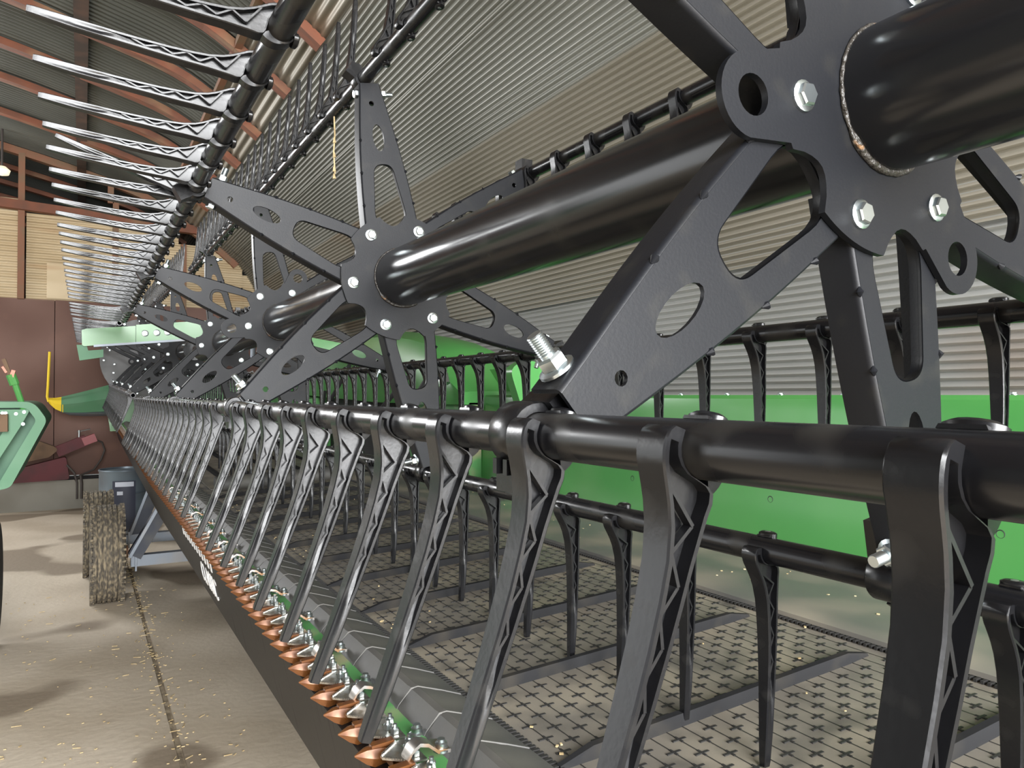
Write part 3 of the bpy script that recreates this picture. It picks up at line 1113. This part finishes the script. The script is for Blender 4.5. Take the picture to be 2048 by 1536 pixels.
# rear deck strip and the green back sheet
b = MB()
extrude_y(b, [(1.262, -0.449), (1.285, -0.445), (1.46, -0.452), (1.60, -0.466), (1.70, -0.461), (1.80, -0.440), (1.80, -0.452), (1.70, -0.473), (1.60, -0.478), (1.46, -0.464), (1.262, -0.458)], HY0, 4.2, smooth=True)
hmesh('rear_deck', b, M['deck'], 40)
b = MB()
extrude_y(b, [(1.262, -0.449), (1.46, -0.452), (1.80, -0.440), (1.80, -0.452), (1.46, -0.464), (1.262, -0.458)], 6.4, HY1 - 0.1)
hmesh('rear_deck', b, M['deck'])
BACK = [(1.800, -0.455), (1.812, -0.05), (1.818, -0.012), (1.830, 0.0), (1.90, 0.0), (1.90, -0.010), (1.836, -0.012), (1.822, -0.05), (1.810, -0.455)]
for (ya, yb) in ((HY0, 3.5), (7.2, HY1)):
    b = MB()
    extrude_y(b, BACK, ya, yb, smooth=True)
    bs = hmesh('back_sheet', b, M['green'], 25)
    if ya == HY0:
        for (yy, z) in ((0.25, -0.316), (0.90, -0.316), (1.55, -0.316), (2.20, -0.316), (2.85, -0.316)):
            m = MB()
            m.lathe([(0.0, -0.002), (0.006, -0.002), (0.009, -0.0045), (0.0115, -0.003), (0.0115, 0.002)], 20, 'x')
            obj('plug_hole', m.mesh('plug_hole', M['blackrub']), bs, (1.808 - HL.x, yy - HL.y, CZ + z - HL.z))
            m = MB()
            m.lathe([(0.0085, 0.002), (0.0085, -0.0016), (0.0095, -0.0016), (0.0095, 0.002)], 6, 'x')
            obj('rivet_mark', m.mesh('rivet_mark', M['dark_green']), bs, (1.807 - HL.x, yy + 0.01 - HL.y, CZ + z - 0.037 - HL.z))
        for yy in [0.9 + 0.22 * k for k in range(10)]:
            obj('flange_bolt', BOLT_S, bs, mtx=Matrix.Translation((1.865 - HL.x, yy - HL.y, CZ - HL.z)) @ Matrix.Rotation(-PI / 2, 4, 'X'))
# ribs behind the back sheet
for yy in (0.2, 1.5, 2.8):
    b = MB()
    b.box2((1.83, yy - 0.03, CZ - 0.45), (1.90, yy + 0.03, CZ - 0.02))
    hmesh('back_rib', b, M['dark_green'])
# main frame beam along the bottom rear
b = MB()
extrude_y(b, [(1.84, -0.62), (1.99, -0.62), (1.99, -0.47), (1.84, -0.47)], HY0, HY1)
hmesh('frame_beam', b, M['green'])
b = MB()
extrude_y(b, [(0.45, -0.60), (0.55, -0.60), (0.55, -0.53), (0.45, -0.53)], HY0, HY1)
hmesh('front_beam', b, M['navy'])
y = 0.0
while y < 10:
    b = MB()
    b.bar((0.5, y, CZ - 0.57 + 0.0), (1.9, y, CZ - 0.56), 0.05, 0.07)
    hmesh('cross_member', b, M['navy'])
    y += 1.4
# upper frame tube
b = MB()
extrude_y(b, [(1.93, 0.02), (2.05, 0.02), (2.05, 0.14), (1.93, 0.14)], 3.0, HY1)
hmesh('upper_beam', b, M['green'])


# curved green uprights and hood at the centre section
def hook_plate(yy, th, pts, material, name):
    b = MB()
    b.plate(pts, [], yy, yy + th, conv=lambda a, c, y_: (a, y_, CZ + c))
    return hmesh(name, b, material)


hook = rounded([(1.55, -0.45), (1.70, -0.30), (1.72, -0.05), (1.66, 0.12), (1.74, 0.16), (1.90, 0.14), (1.94, -0.1), (1.92, -0.45)], 0.05, 4)
hook_plate(2.88, 0.06, hook, M['green'], 'curved_upright')
hook_plate(6.9, 0.06, hook, M['green'], 'curved_upright')
b = MB()
hood = []
for k in range(13):
    t = k / 12
    yy = 3.42 + 3.3 * t
    top = 0.02 + 0.42 * math.sin(PI * min(1, max(0, t * 1.0))) ** 0.45
    hood.append([(1.70, yy, CZ - 0.05), (1.68, yy, CZ + top * 0.55), (1.74, yy, CZ + top * 0.9), (1.86, yy, CZ + top), (2.05, yy, CZ + top * 0.95), (2.05, yy, CZ - 0.05)])
b.loft(hood, smooth=True)
hmesh('center_hood', b, M['green'], 40)
b = MB()
b.loft([[(x, yy, CZ + z) for (x, z) in ((1.74, -0.47), (1.70, -0.2), (1.73, -0.04), (1.80, -0.04), (1.80, -0.47))] for yy in (3.42, 4.2)], smooth=True)
hmesh('lower_shield', b, M['dusty_green'], 40)
b = MB()
b.loft([[(x, yy, CZ + z) for (x, z) in ((1.60, -0.47), (1.56, -0.25), (1.60, -0.08), (1.85, -0.04), (1.85, -0.47))] for yy in (6.2, 7.1)], smooth=True)
hmesh('lower_shield', b, M['green'], 40)
b = MB()
b.box2((1.82, 4.2, CZ - 0.5), (1.86, 6.2, CZ - 0.05))
hmesh('feed_opening', b, M['blackrub'])
# hoses hanging in the centre
for k, (x, y0, z0, y1, z1, sag) in enumerate(((1.62, 3.5, 0.05, 4.1, -0.18, 0.16), (1.60, 3.62, 0.12, 4.3, -0.1, 0.2), (1.58, 3.9, 0.1, 4.8, -0.05, 0.18), (1.60, 5.0, 0.2, 5.6, 0.0, 0.2))):
    pts = []
    for i in range(13):
        t = i / 12
        pts.append((x - 0.08 * math.sin(PI * t), y0 + (y1 - y0) * t, CZ + z0 + (z1 - z0) * t - sag * math.sin(PI * t)))
    b = MB()
    b.tube(pts, 0.014, 8)
    hmesh('hydraulic_hose', b, M['blackrub'])
for (x, y, z, m_) in ((1.60, 3.75, -0.06, 'zinc'), (1.62, 4.0, -0.13, 'knife'), (1.58, 3.6, -0.22, 'zinc'), (1.64, 3.5, 0.06, 'zinc')):
    b = MB()
    b.tube([(x, y, CZ + z), (x, y + 0.03, CZ + z + 0.05)], 0.018, 10)
    hmesh('hose_fitting', b, M[m_])

# reel lift arm between the two reels
AY = 5.5
b = MB()
arm_prof = [(-0.005, 0.300), (0.005, 0.292), (0.30, 0.325), (0.30, 0.435), (0.02, 0.405), (-0.008, 0.395)]
b.plate(arm_prof, [], AY - 0.05, AY + 0.05, conv=lambda a, c, y_: (a, y_, CZ + c))
la = hmesh('reel_lift_arm', b, M['green'])
b = MB()
b.plate([(0.302, 0.322), (0.80, 0.378), (1.95, 0.20), (1.95, 0.33), (0.80, 0.50), (0.302, 0.442)], [], AY - 0.055, AY + 0.055, conv=lambda a, c, y_: (a, y_, CZ + c))
hsub('rear_arm', b, M['green'], la)
b = MB()
b.plate([(0.06, 0.288), (0.70, 0.358), (0.70, 0.372), (0.06, 0.302)], [], AY - 0.062, AY + 0.06, conv=lambda a, c, y_: (a, y_, CZ + c))
hsub('slide_rail', b, M['steel'], la)
for x in (0.355, 0.425, 0.49):
    o = hinst('arm_bolt', BOLT, x, AY - 0.055, CZ + 0.388 + (x - 0.355) * 0.1, la)
    o.scale = (1.5, 1.5, 1.5)
b = MB()
b.plate([(-0.035, 0.30), (0.02, 0.30), (0.03, 0.265), (0.115, 0.275), (0.115, 0.225), (-0.018, 0.200)], [], AY - 0.03, AY + 0.05, conv=lambda a, c, y_: (a, y_, CZ + c))
hsub('arm_bracket', b, M['pale_green'], la)

# far end panel and crop divider with its yellow nose and rod
b = MB()
b.plate([(0.30, -0.60), (0.26, -0.30), (0.34, 0.08), (0.62, 0.12), (2.0, 0.02), (2.0, -0.60)], [], HY1, HY1 + 0.04, conv=lambda a, c, y_: (a, y_, CZ + c))
hmesh('end_panel', b, M['green'])
cd_y = 10.50
Y_ = lift(cd_y)


def ring_div(x, zt, zb, w):
    return [(x, cd_y - w, CZ + (zt + zb) / 2 - Y_), (x, cd_y - w * 0.75, CZ + zt * 0.75 + zb * 0.25 - Y_), (x, cd_y, CZ + zt - Y_), (x, cd_y + w * 0.75, CZ + zt * 0.75 + zb * 0.25 - Y_), (x, cd_y + w, CZ + (zt + zb) / 2 - Y_), (x, cd_y + w * 0.5, CZ + zb - Y_), (x, cd_y - w * 0.5, CZ + zb - Y_)]


b = MB()
b.loft([ring_div(0.36, 0.150, -0.20, 0.14), ring_div(0.15, 0.085, -0.205, 0.13), ring_div(-0.05, 0.025, -0.215, 0.11), ring_div(-0.22, -0.022, -0.205, 0.085)], smooth=True)
dv = hmesh('crop_divider', b, M['pale_green'], 45)
b = MB()
b.loft([ring_div(-0.20, -0.020, -0.210, 0.088), ring_div(-0.28, -0.035, -0.170, 0.070), ring_div(-0.335, -0.035, -0.115, 0.045), ring_div(-0.362, -0.035, -0.075, 0.02)], smooth=True)
hsub('divider_nose', b, M['yellow'], dv, 45)
b = MB()
b.tube([(-0.352, cd_y - 0.02, CZ - 0.08 - Y_), (-0.366, cd_y - 0.02, CZ - 0.02 - Y_), (-0.360, cd_y - 0.02, CZ + 0.10 - Y_), (-0.345, cd_y - 0.02, CZ + 0.52 - Y_)], 0.014, 10)
hsub('divider_rod', b, M['yellow'], dv)
b = MB()
b.loft([ring_div(0.30, -0.19, -0.255, 0.09), ring_div(0.08, -0.19, -0.262, 0.08), ring_div(-0.13, -0.195, -0.245, 0.06), ring_div(-0.21, -0.19, -0.215, 0.03)], smooth=True)
hsub('divider_skid', b, M['steel'], dv, 45)

# ================================================================== HEADER CART
ct = empty('header_cart', (0.9, 6.2, 0))
tag(ct, 'dark steel transport cart with muddy tyres carrying the header', 'trailer')
CL = Vector(ct.location)


def cpart(name, b, material, parent=None, angle=32):
    return obj(name, b.mesh(name, material, angle, xf=lambda p: (p[0] - CL.x, p[1] - CL.y, p[2] - CL.z)), parent or ct)


def tyre(x, y, r=0.335, w=0.20):
    b = MB()
    prof = [(r * 0.60, -w * 0.40), (r * 0.74, -w * 0.52), (r * 0.90, -w * 0.52), (r * 0.975, -w * 0.46)]
    grooves = 5
    ribs = []
    ww = w * 0.90
    step = ww / (grooves + 1)
    for k in range(grooves + 1):
        a = -ww / 2 + k * step
        e = r - 0.010 * (abs((a + step / 2) / ww * 2) ** 2)
        ribs += [(e - 0.010, a), (e, a + 0.0015), (e, a + step - 0.007), (e - 0.010, a + step - 0.0055)]
    prof += ribs + [(r * 0.975, w * 0.46), (r * 0.90, w * 0.52), (r * 0.74, w * 0.52), (r * 0.60, w * 0.40)]
    b.lathe(prof, 64, 'x', (x, y, r - 0.012), close=True)
    t = cpart('tyre', b, M['tyre'], angle=28)
    # shoulder lugs
    b = MB()
    for j in range(56):
        a = 2 * PI * j / 56
        for s in (-1, 1):
            c = (x + s * w * 0.455, y + (r - 0.004) * math.cos(a), r - 0.012 + (r - 0.004) * math.sin(a))
            b.box(c, (0.026, 0.016, 0.014), Matrix.Rotation(a, 3, 'X'))
    lu = cpart('tread_lugs', b, M['tyre'], t)
    lu['kind'] = 'stuff'
    b = MB()
    b.lathe([(0.02, -w * 0.1), (r * 0.5, -w * 0.1), (r * 0.6, -w * 0.42), (r * 0.62, -w * 0.42), (r * 0.62, w * 0.42), (r * 0.6, w * 0.42), (r * 0.5, w * 0.05), (0.02, w * 0.05)], 32, 'x', (x, y, r - 0.012))
    cpart('rim', b, M['steel'], t)
    b = MB()
    b.tube([(x - 0.05, y, r - 0.012), (x + 0.13, y, r - 0.012)], 0.045, 16)
    cpart('wheel_hub', b, M['rust2'], t)


tyre(0.155, 5.86)
tyre(0.115, 6.75)
for y in (5.86, 6.75):
    b = MB()
    b.bar((0.30, y - 0.03, 0.262), (1.7, y - 0.03, 0.262), 0.075, 0.075)
    cpart('axle_beam', b, M['steel'])
    b = MB()
    b.box((0.33, y - 0.03, 0.262), (0.012, 0.13, 0.13))
    cpart('axle_flange', b, M['steel'])
for (p, q, w) in (((0.32, 5.80, 0.30), (0.62, 5.78, 0.82), 0.09), ((0.37, 6.72, 0.30), (0.60, 6.70, 0.82), 0.09)):
    b = MB()
    b.bar(p, q, w, 0.07, up=(0, 1, 0))
    cpart('upright', b, M['navy'])
    b = MB()
    b.bar((p[0] - 0.03, p[1] - 0.05, p[2]), (q[0] - 0.12, q[1] - 0.05, q[2] - 0.12), 0.02, 0.02)
    cpart('adjuster_rod', b, M['steel'])
b = MB()
b.box2((0.62, 5.2, 0.50), (0.76, 8.4, 0.62))
cpart('frame_rail', b, M['navy'])
b = MB()
b.box2((0.58, 2.4, 0.60), (0.75, 9.2, 0.72))
cpart('header_rest', b, M['navy'])
b = MB()
b.box2((1.55, 2.4, 0.45), (1.70, 9.2, 0.60))
cpart('frame_rail', b, M['navy'])
for y in (2.5, 9.1):
    b = MB()
    b.box2((1.58, y - 0.05, 0.0), (1.68, y + 0.05, 0.50))
    cpart('support_leg', b, M['navy'])

# ================================================================== OTHER THINGS IN THE SHED
# green machine at the left
gm = empty('green_implement', (-0.9, 5.6, 0))
tag(gm, 'old pale green farm implement with a rounded side panel at the left edge', 'implement')
GL = Vector(gm.location)


def gpart(name, b, material, parent=None, angle=32):
    return obj(name, b.mesh(name, material, angle, xf=lambda p: (p[0] - GL.x, p[1] - GL.y, p[2] - GL.z)), parent or gm)


gy = 5.25


def gconv(a, c, y_):
    return (a, y_, CZ + c)


shell_o = rounded([(-3.2, -0.040), (-0.25, -0.040), (-0.180, -0.15), (-0.36, -0.54), (-0.45, -0.56), (-3.2, -0.56)], [0.01, 0.09, 0.06, 0.05, 0.05, 0.01], 6)
b = MB()
b.plate(shell_o, [], gy + 0.10, gy + 0.9, conv=gconv)
gpart('body_shell', b, M['dark_green'])
rim_i = rounded([(-3.1, -0.075), (-0.285, -0.075), (-0.235, -0.15), (-0.42, -0.52), (-3.1, -0.52)], [0.01, 0.06, 0.04, 0.03, 0.01], 6)
b = MB()
b.plate(shell_o, [rim_i], gy - 0.04, gy + 0.10, conv=gconv)
gpart('side_rim', b, M['pale_green'])
b = MB()
b.plate(rounded([(-3.0, -0.085), (-0.265, -0.085), (-0.315, -0.19), (-0.50, -0.53), (-0.56, -0.53), (-0.38, -0.18), (-3.0, -0.17)], 0.015, 4), [], gy - 0.06, gy - 0.045, conv=gconv)
ip = gpart('inner_plate', b, M['pale_green'])
for (x, z) in ((-0.40, -0.105), (-0.385, -0.105), (-0.335, -0.11), (-0.295, -0.10), (-0.30, -0.17)):
    o = obj('plate_bolt', BOLT_S, ip, (x - GL.x, gy - 0.06 - GL.y, CZ + z - GL.z))
b = MB()
b.bar((-2.4, gy - 0.10, CZ - 0.19), (-0.37, gy - 0.10, CZ - 0.16), 0.06, 0.10)
gpart('dusty_rail', b, M['dustcloth'])
b = MB()
b.tube([(-0.30, gy - 0.02, CZ - 0.09), (-0.315, gy - 0.02, CZ - 0.03), (-0.345, gy - 0.02, CZ + 0.07)], 0.017, 10)
b.tube([(-0.345, gy - 0.02, CZ + 0.06), (-0.365, gy - 0.02, CZ + 0.12)], 0.026, 10)
ml = gpart('marker_arm', b, M['green'])
b = MB()
b.bar((-0.37, gy - 0.02, CZ + 0.12), (-0.40, gy - 0.02, CZ + 0.21), 0.02, 0.025, up=(0, 1, 0))
gpart('marker_blade', b, M['dustcloth'], ml)
b = MB()
b.bar((-0.385, gy - 0.03, CZ + 0.13), (-0.405, gy - 0.03, CZ + 0.165), 0.012, 0.022, up=(0, 1, 0))
gpart('reflector', b, M['orange'], ml)
b = MB()
b.bar((-0.36, gy - 0.03, CZ + 0.105), (-0.35, gy - 0.03, CZ + 0.145), 0.02, 0.028, up=(0, 1, 0))
gpart('reflector', b, M['orange'], ml)
# its wheel and orange brace lower down
b = MB()
wx, wy, wr_ = -0.50, 5.0, 0.38
b.lathe([(wr_ * 0.62, -0.09), (wr_ * 0.9, -0.10), (wr_, -0.08), (wr_, 0.08), (wr_ * 0.9, 0.10), (wr_ * 0.62, 0.09)], 48, 'x', (wx, wy, wr_ - 0.005), close=True)
tw = gpart('tyre', b, M['blackrub'])
b = MB()
b.lathe([(0.02, 0.03), (wr_ * 0.5, 0.03), (wr_ * 0.63, 0.085), (wr_ * 0.63, -0.085), (0.02, -0.02)], 32, 'x', (wx, wy, wr_ - 0.005))
gpart('rim', b, M['curb'], tw)
b = MB()
b.bar((-1.3, 5.7, 0.55), (-0.54, 5.7, 0.55), 0.07, 0.07)
gpart('drawbar', b, M['rust'])
b = MB()
b.box2((-2.8, 5.6, 0.0), (-2.65, 5.75, 0.8))
gpart('support_leg', b, M['dark_green'])
b = MB()
b.box2((-0.58, 5.0, 0.35), (-0.52, 5.9, 0.80))
gpart('axle_bracket', b, M['dark_green'])

# drum by the partition
dr = empty('steel_drum', (0.38, 8.35, 0))
tag(dr, 'grey blue steel drum with a dark printed label behind the cart wheel', 'drum')
b = MB()
b.lathe([(0, 0), (0.235, 0), (0.243, 0.012), (0.235, 0.02), (0.235, 0.22), (0.242, 0.23), (0.235, 0.24), (0.235, 0.45), (0.242, 0.46), (0.235, 0.47), (0.235, 0.66), (0.243, 0.675), (0.240, 0.685), (0.228, 0.685), (0.226, 0.668), (0, 0.668)], 40, 'z')
obj('shell', b.mesh('shell', M['drum']), dr)


def curved_patch(a0, a1, z0, z1, r, material, name, parent):
    b = MB()
    rings = []
    for i in range(7):
        a = math.radians(a0 + (a1 - a0) * i / 6)
        rings.append([(r * math.cos(a), r * math.sin(a), z0), (r * math.cos(a), r * math.sin(a), z1), ((r - 0.003) * math.cos(a), (r - 0.003) * math.sin(a), z1), ((r - 0.003) * math.cos(a), (r - 0.003) * math.sin(a), z0)])
    b.loft(rings, smooth=True)
    return obj(name, b.mesh(name, material, 30), parent)


lab = curved_patch(240, 288, 0.10, 0.585, 0.246, M['label'], 'label_patch', dr)
curved_patch(246, 284, 0.53, 0.575, 0.248, M['lightblue'], 'label_print', lab)
curved_patch(250, 262, 0.45, 0.485, 0.248, M['lightblue'], 'label_print', lab)
for k in range(3):
    curved_patch(252, 268, 0.17 + k * 0.035, 0.19 + k * 0.035, 0.248, M['lightblue'], 'label_print', lab)

# red machine and odd pieces lying on the curb
rp = empty('red_pump', (-0.25, 10.72, 0.36))
tag(rp, 'dull red pump unit with a hose leaning by the brown plate wall', 'pump')


def rpart(name, b, material, parent=None):
    return obj(name, b.mesh(name, material, 32), parent or rp)


b = MB()
b.plate(rounded([(-0.62, 0.0), (0.12, 0.02), (0.08, 0.30), (-0.55, 0.14)], 0.03, 4), [], -0.08, 0.08)
rpart('pump_body', b, M['red'])
b = MB()
b.plate(rounded([(-0.80, 0.16), (-0.1, 0.30), (0.02, 0.40), (-0.2, 0.50), (-0.52, 0.44)], 0.06, 4), [], -0.10, 0.06)
rpart('canvas_cover', b, M['dustcloth'])
b = MB()
b.bar((-0.02, -0.02, 0.36), (0.30, -0.02, 0.50), 0.12, 0.13)
rpart('pump_neck', b, M['red'])
b = MB()
b.bar((0.26, -0.03, 0.475), (0.40, -0.03, 0.53), 0.12, 0.10)
rpart('outlet', b, M['redbright'])
b = MB()
b.tube([(0.22, -0.02, 0.52), (0.22, -0.02, 0.62)], 0.012, 8)
b.tube([(0.20, -0.02, 0.60), (0.34, -0.02, 0.63)], 0.010, 8)
rpart('valve_handle', b, M['zinc'])
b = MB()
b.tube([(0.38, 0.02, 0.50), (0.47, 0.02, 0.46), (0.50, 0.02, 0.36), (0.46, 0.02, 0.24), (0.38, 0.0, 0.12), (0.24, -0.02, 0.06), (0.18, -0.05, 0.0)], 0.012, 8)
rpart('hose', b, M['wire'])
b = MB()
b.tube([(0.09, -0.09, 0.20), (0.17, -0.11, 0.10), (0.20, -0.13, -0.02), (0.20, -0.13, -0.22)], 0.013, 8)
b.tube([(0.24, -0.10, 0.06), (0.25, -0.13, -0.03), (0.25, -0.13, -0.22)], 0.016, 8)
rpart('hanging_hose', b, M['wire'])
for k, (x0, x1, y, r, mm, lab_) in enumerate(((-0.75, 0.95, 10.82, 0.016, 'shiny', 'shiny black pipe at the front of the curb top'), (-0.70, 1.05, 10.87, 0.016, 'shiny', 'shiny black pipe next to the brown plate'),
                                             (-0.72, 0.55, 10.845, 0.013, 'zinc', 'bright steel rod laid between two black pipes'))):
    b = MB()
    b.tube([(x0, y, 0.376 + 0.028 * (k == 2)), (x1, y, 0.376 + 0.028 * (k == 2))], r, 10)
    if k == 2:
        b.tube([(x0 + 0.1, y, 0.405), (x0 + 0.14, y, 0.405)], 0.017, 10)
    o = obj('pipe' if k < 2 else 'steel_rod', b.mesh('pipe', M[mm]))
    tag(o, lab_, 'pipe' if k < 2 else 'rod')

# machinery parts seen through the reel at the far right of the partition
bx_ = empty('control_box', (2.0, 7.3, CZ + 0.62))
tag(bx_, 'black control box with hoses on a stand behind the reel', 'machine part')
b = MB()
b.box((0, 0, 0.25), (0.22, 1.2, 0.24))
obj('case', b.mesh('case', M['blackrub']), bx_)
b = MB()
b.tube([(-0.05, 0.3, 0.12), (-0.05, 0.3, -1.40)], 0.05, 10)
obj('post', b.mesh('post', M['navy']), bx_)
for k, m_ in enumerate(('yellow', 'zinc', 'yellow', 'zinc')):
    b = MB()
    b.tube([(-0.13, 0.75 + 0.07 * k, 0.14), (-0.17, 0.75 + 0.07 * k, 0.14)], 0.02, 10)
    obj('port_cap', b.mesh('port_cap', M[m_]), bx_)
b = MB()
b.tube([(-0.3, 1.6, 0.1), (-0.3, 1.6, -0.18), (-0.28, 1.5, -0.26), (-0.24, 1.35, -0.24), (-0.22, 1.3, -0.12)], 0.03, 10)
obj('bent_pipe', b.mesh('bent_pipe', M['steel']), bx_)
b = MB()
b.tube([(-0.2, 0.6, 0.26), (-0.2, 2.2, 0.26)], 0.028, 10)
obj('rail', b.mesh('rail', M['steel']), bx_)

# slack cable under the roof, with the porcelain knobs it is tied to
cb = empty('roof_cable', (-0.6, 6, CZ + 2.8))
tag(cb, 'slack dark cable strung under the rafters at the left', 'cable')
pts = []
for i in range(25):
    y = 2.5 + 8 * i / 24
    f = (i % 4) / 4.0
    pts.append((-0.02 - 0.012 * i + 0.0, y - 6, 0.10 - 0.035 * math.sin(PI * f)))
b = MB()
b.tube(pts, 0.006, 6)
obj('cable_run', b.mesh('cable_run', M['wire']), cb)
for yy in (5.62, 7.63, 9.6):
    i = (yy - 2.5) / 8 * 24
    b = MB()
    b.lathe([(0, -0.03), (0.03, -0.03), (0.04, 0), (0.03, 0.03), (0, 0.03)], 10, 'z', (-0.02 - 0.012 * i, yy - 6, 0.11))
    obj('insulator', b.mesh('insulator', M['curb']), cb)

lp = empty('shed_lamp', (-0.83, 10.4, CZ + 2.62))
tag(lp, 'small pale bulb glowing high at the left edge', 'lamp')
b = MB()
b.lathe([(0, -0.07), (0.07, -0.05), (0.085, 0.0), (0.04, 0.04), (0, 0.05)], 16, 'z')
obj('bulb', b.mesh('bulb', M['lamp']), lp)
b = MB()
b.tube([(0, 0, 0.05), (0, 0, 0.62)], 0.012, 8)
obj('cord', b.mesh('cord', M['wire']), lp)

# a dry plant stem dangling from a bat of the near reel
b = MB()
sx, sy, sz = 0.600, 2.02, CZ + 0.775
b.tube([(sx, sy, sz), (sx + 0.002, sy, sz - 0.05), (sx - 0.001, sy, sz - 0.10), (sx + 0.003, sy, sz - 0.16)], 0.0022, 6)
for t in (0.06, 0.1, 0.14, 0.16):
    b.tube([(sx, sy, sz - t), (sx + 0.001, sy, sz - t - 0.014)], [0.0022, 0.005], 6)
o = obj('dry_stem', b.mesh('dry_stem', M['straw']))
tag(o, 'thin dry plant stem dangling from the upper reel bat', 'plant stem')

# chaff and straw on the floor, loose grain on the belt
b = MB()
for k in range(1500):
    y = 1.6 + 4.6 * random.random() ** 1.3
    x = random.uniform(-2.0, 0.6)
    if random.random() < 0.35:
        x = JX + random.gauss(0, 0.03)
        y = random.uniform(1.5, 7)
    if random.random() < 0.3:
        x, y = random.gauss(-0.35, 0.3), random.gauss(2.75, 0.35)
    L = random.choice((0.006, 0.008, 0.01, 0.014, 0.03))
    a = random.gauss(0.3, 0.7)
    w = 0.004 if L < 0.012 else 0.0022
    b.box((x, y, 0.0055), (L * random.uniform(.8, 1.4), w * random.uniform(.8, 1.6), 0.003), Matrix.Rotation(a, 3, 'Z'))
o = obj('floor_chaff', b.mesh('floor_chaff', M['straw']))
tag(o, 'scattered straw and chaff on the concrete floor', 'chaff', kind='stuff')
b = MB()
for k in range(120):
    y = random.uniform(0.6, 3.6)
    x = random.choice((BX0 + 0.03 + abs(random.gauss(0, 0.02)), random.uniform(BX0, BX1), random.uniform(1.3, 1.65)))
    z = CZ + bz(x) + 0.003 if x < BX1 else CZ - 0.448 - 0.018 * max(0, (x - 1.4) / 0.25)
    s = random.uniform(0.002, 0.004)
    b.box((x, y, z), (s * 1.6, s, s * 0.6), Matrix.Rotation(random.uniform(0, 3), 3, 'Z'))
o = obj('loose_grain', b.mesh('loose_grain', M['straw']))
tag(o, 'loose grain and chaff lying on the draper belt', 'grain', kind='stuff')
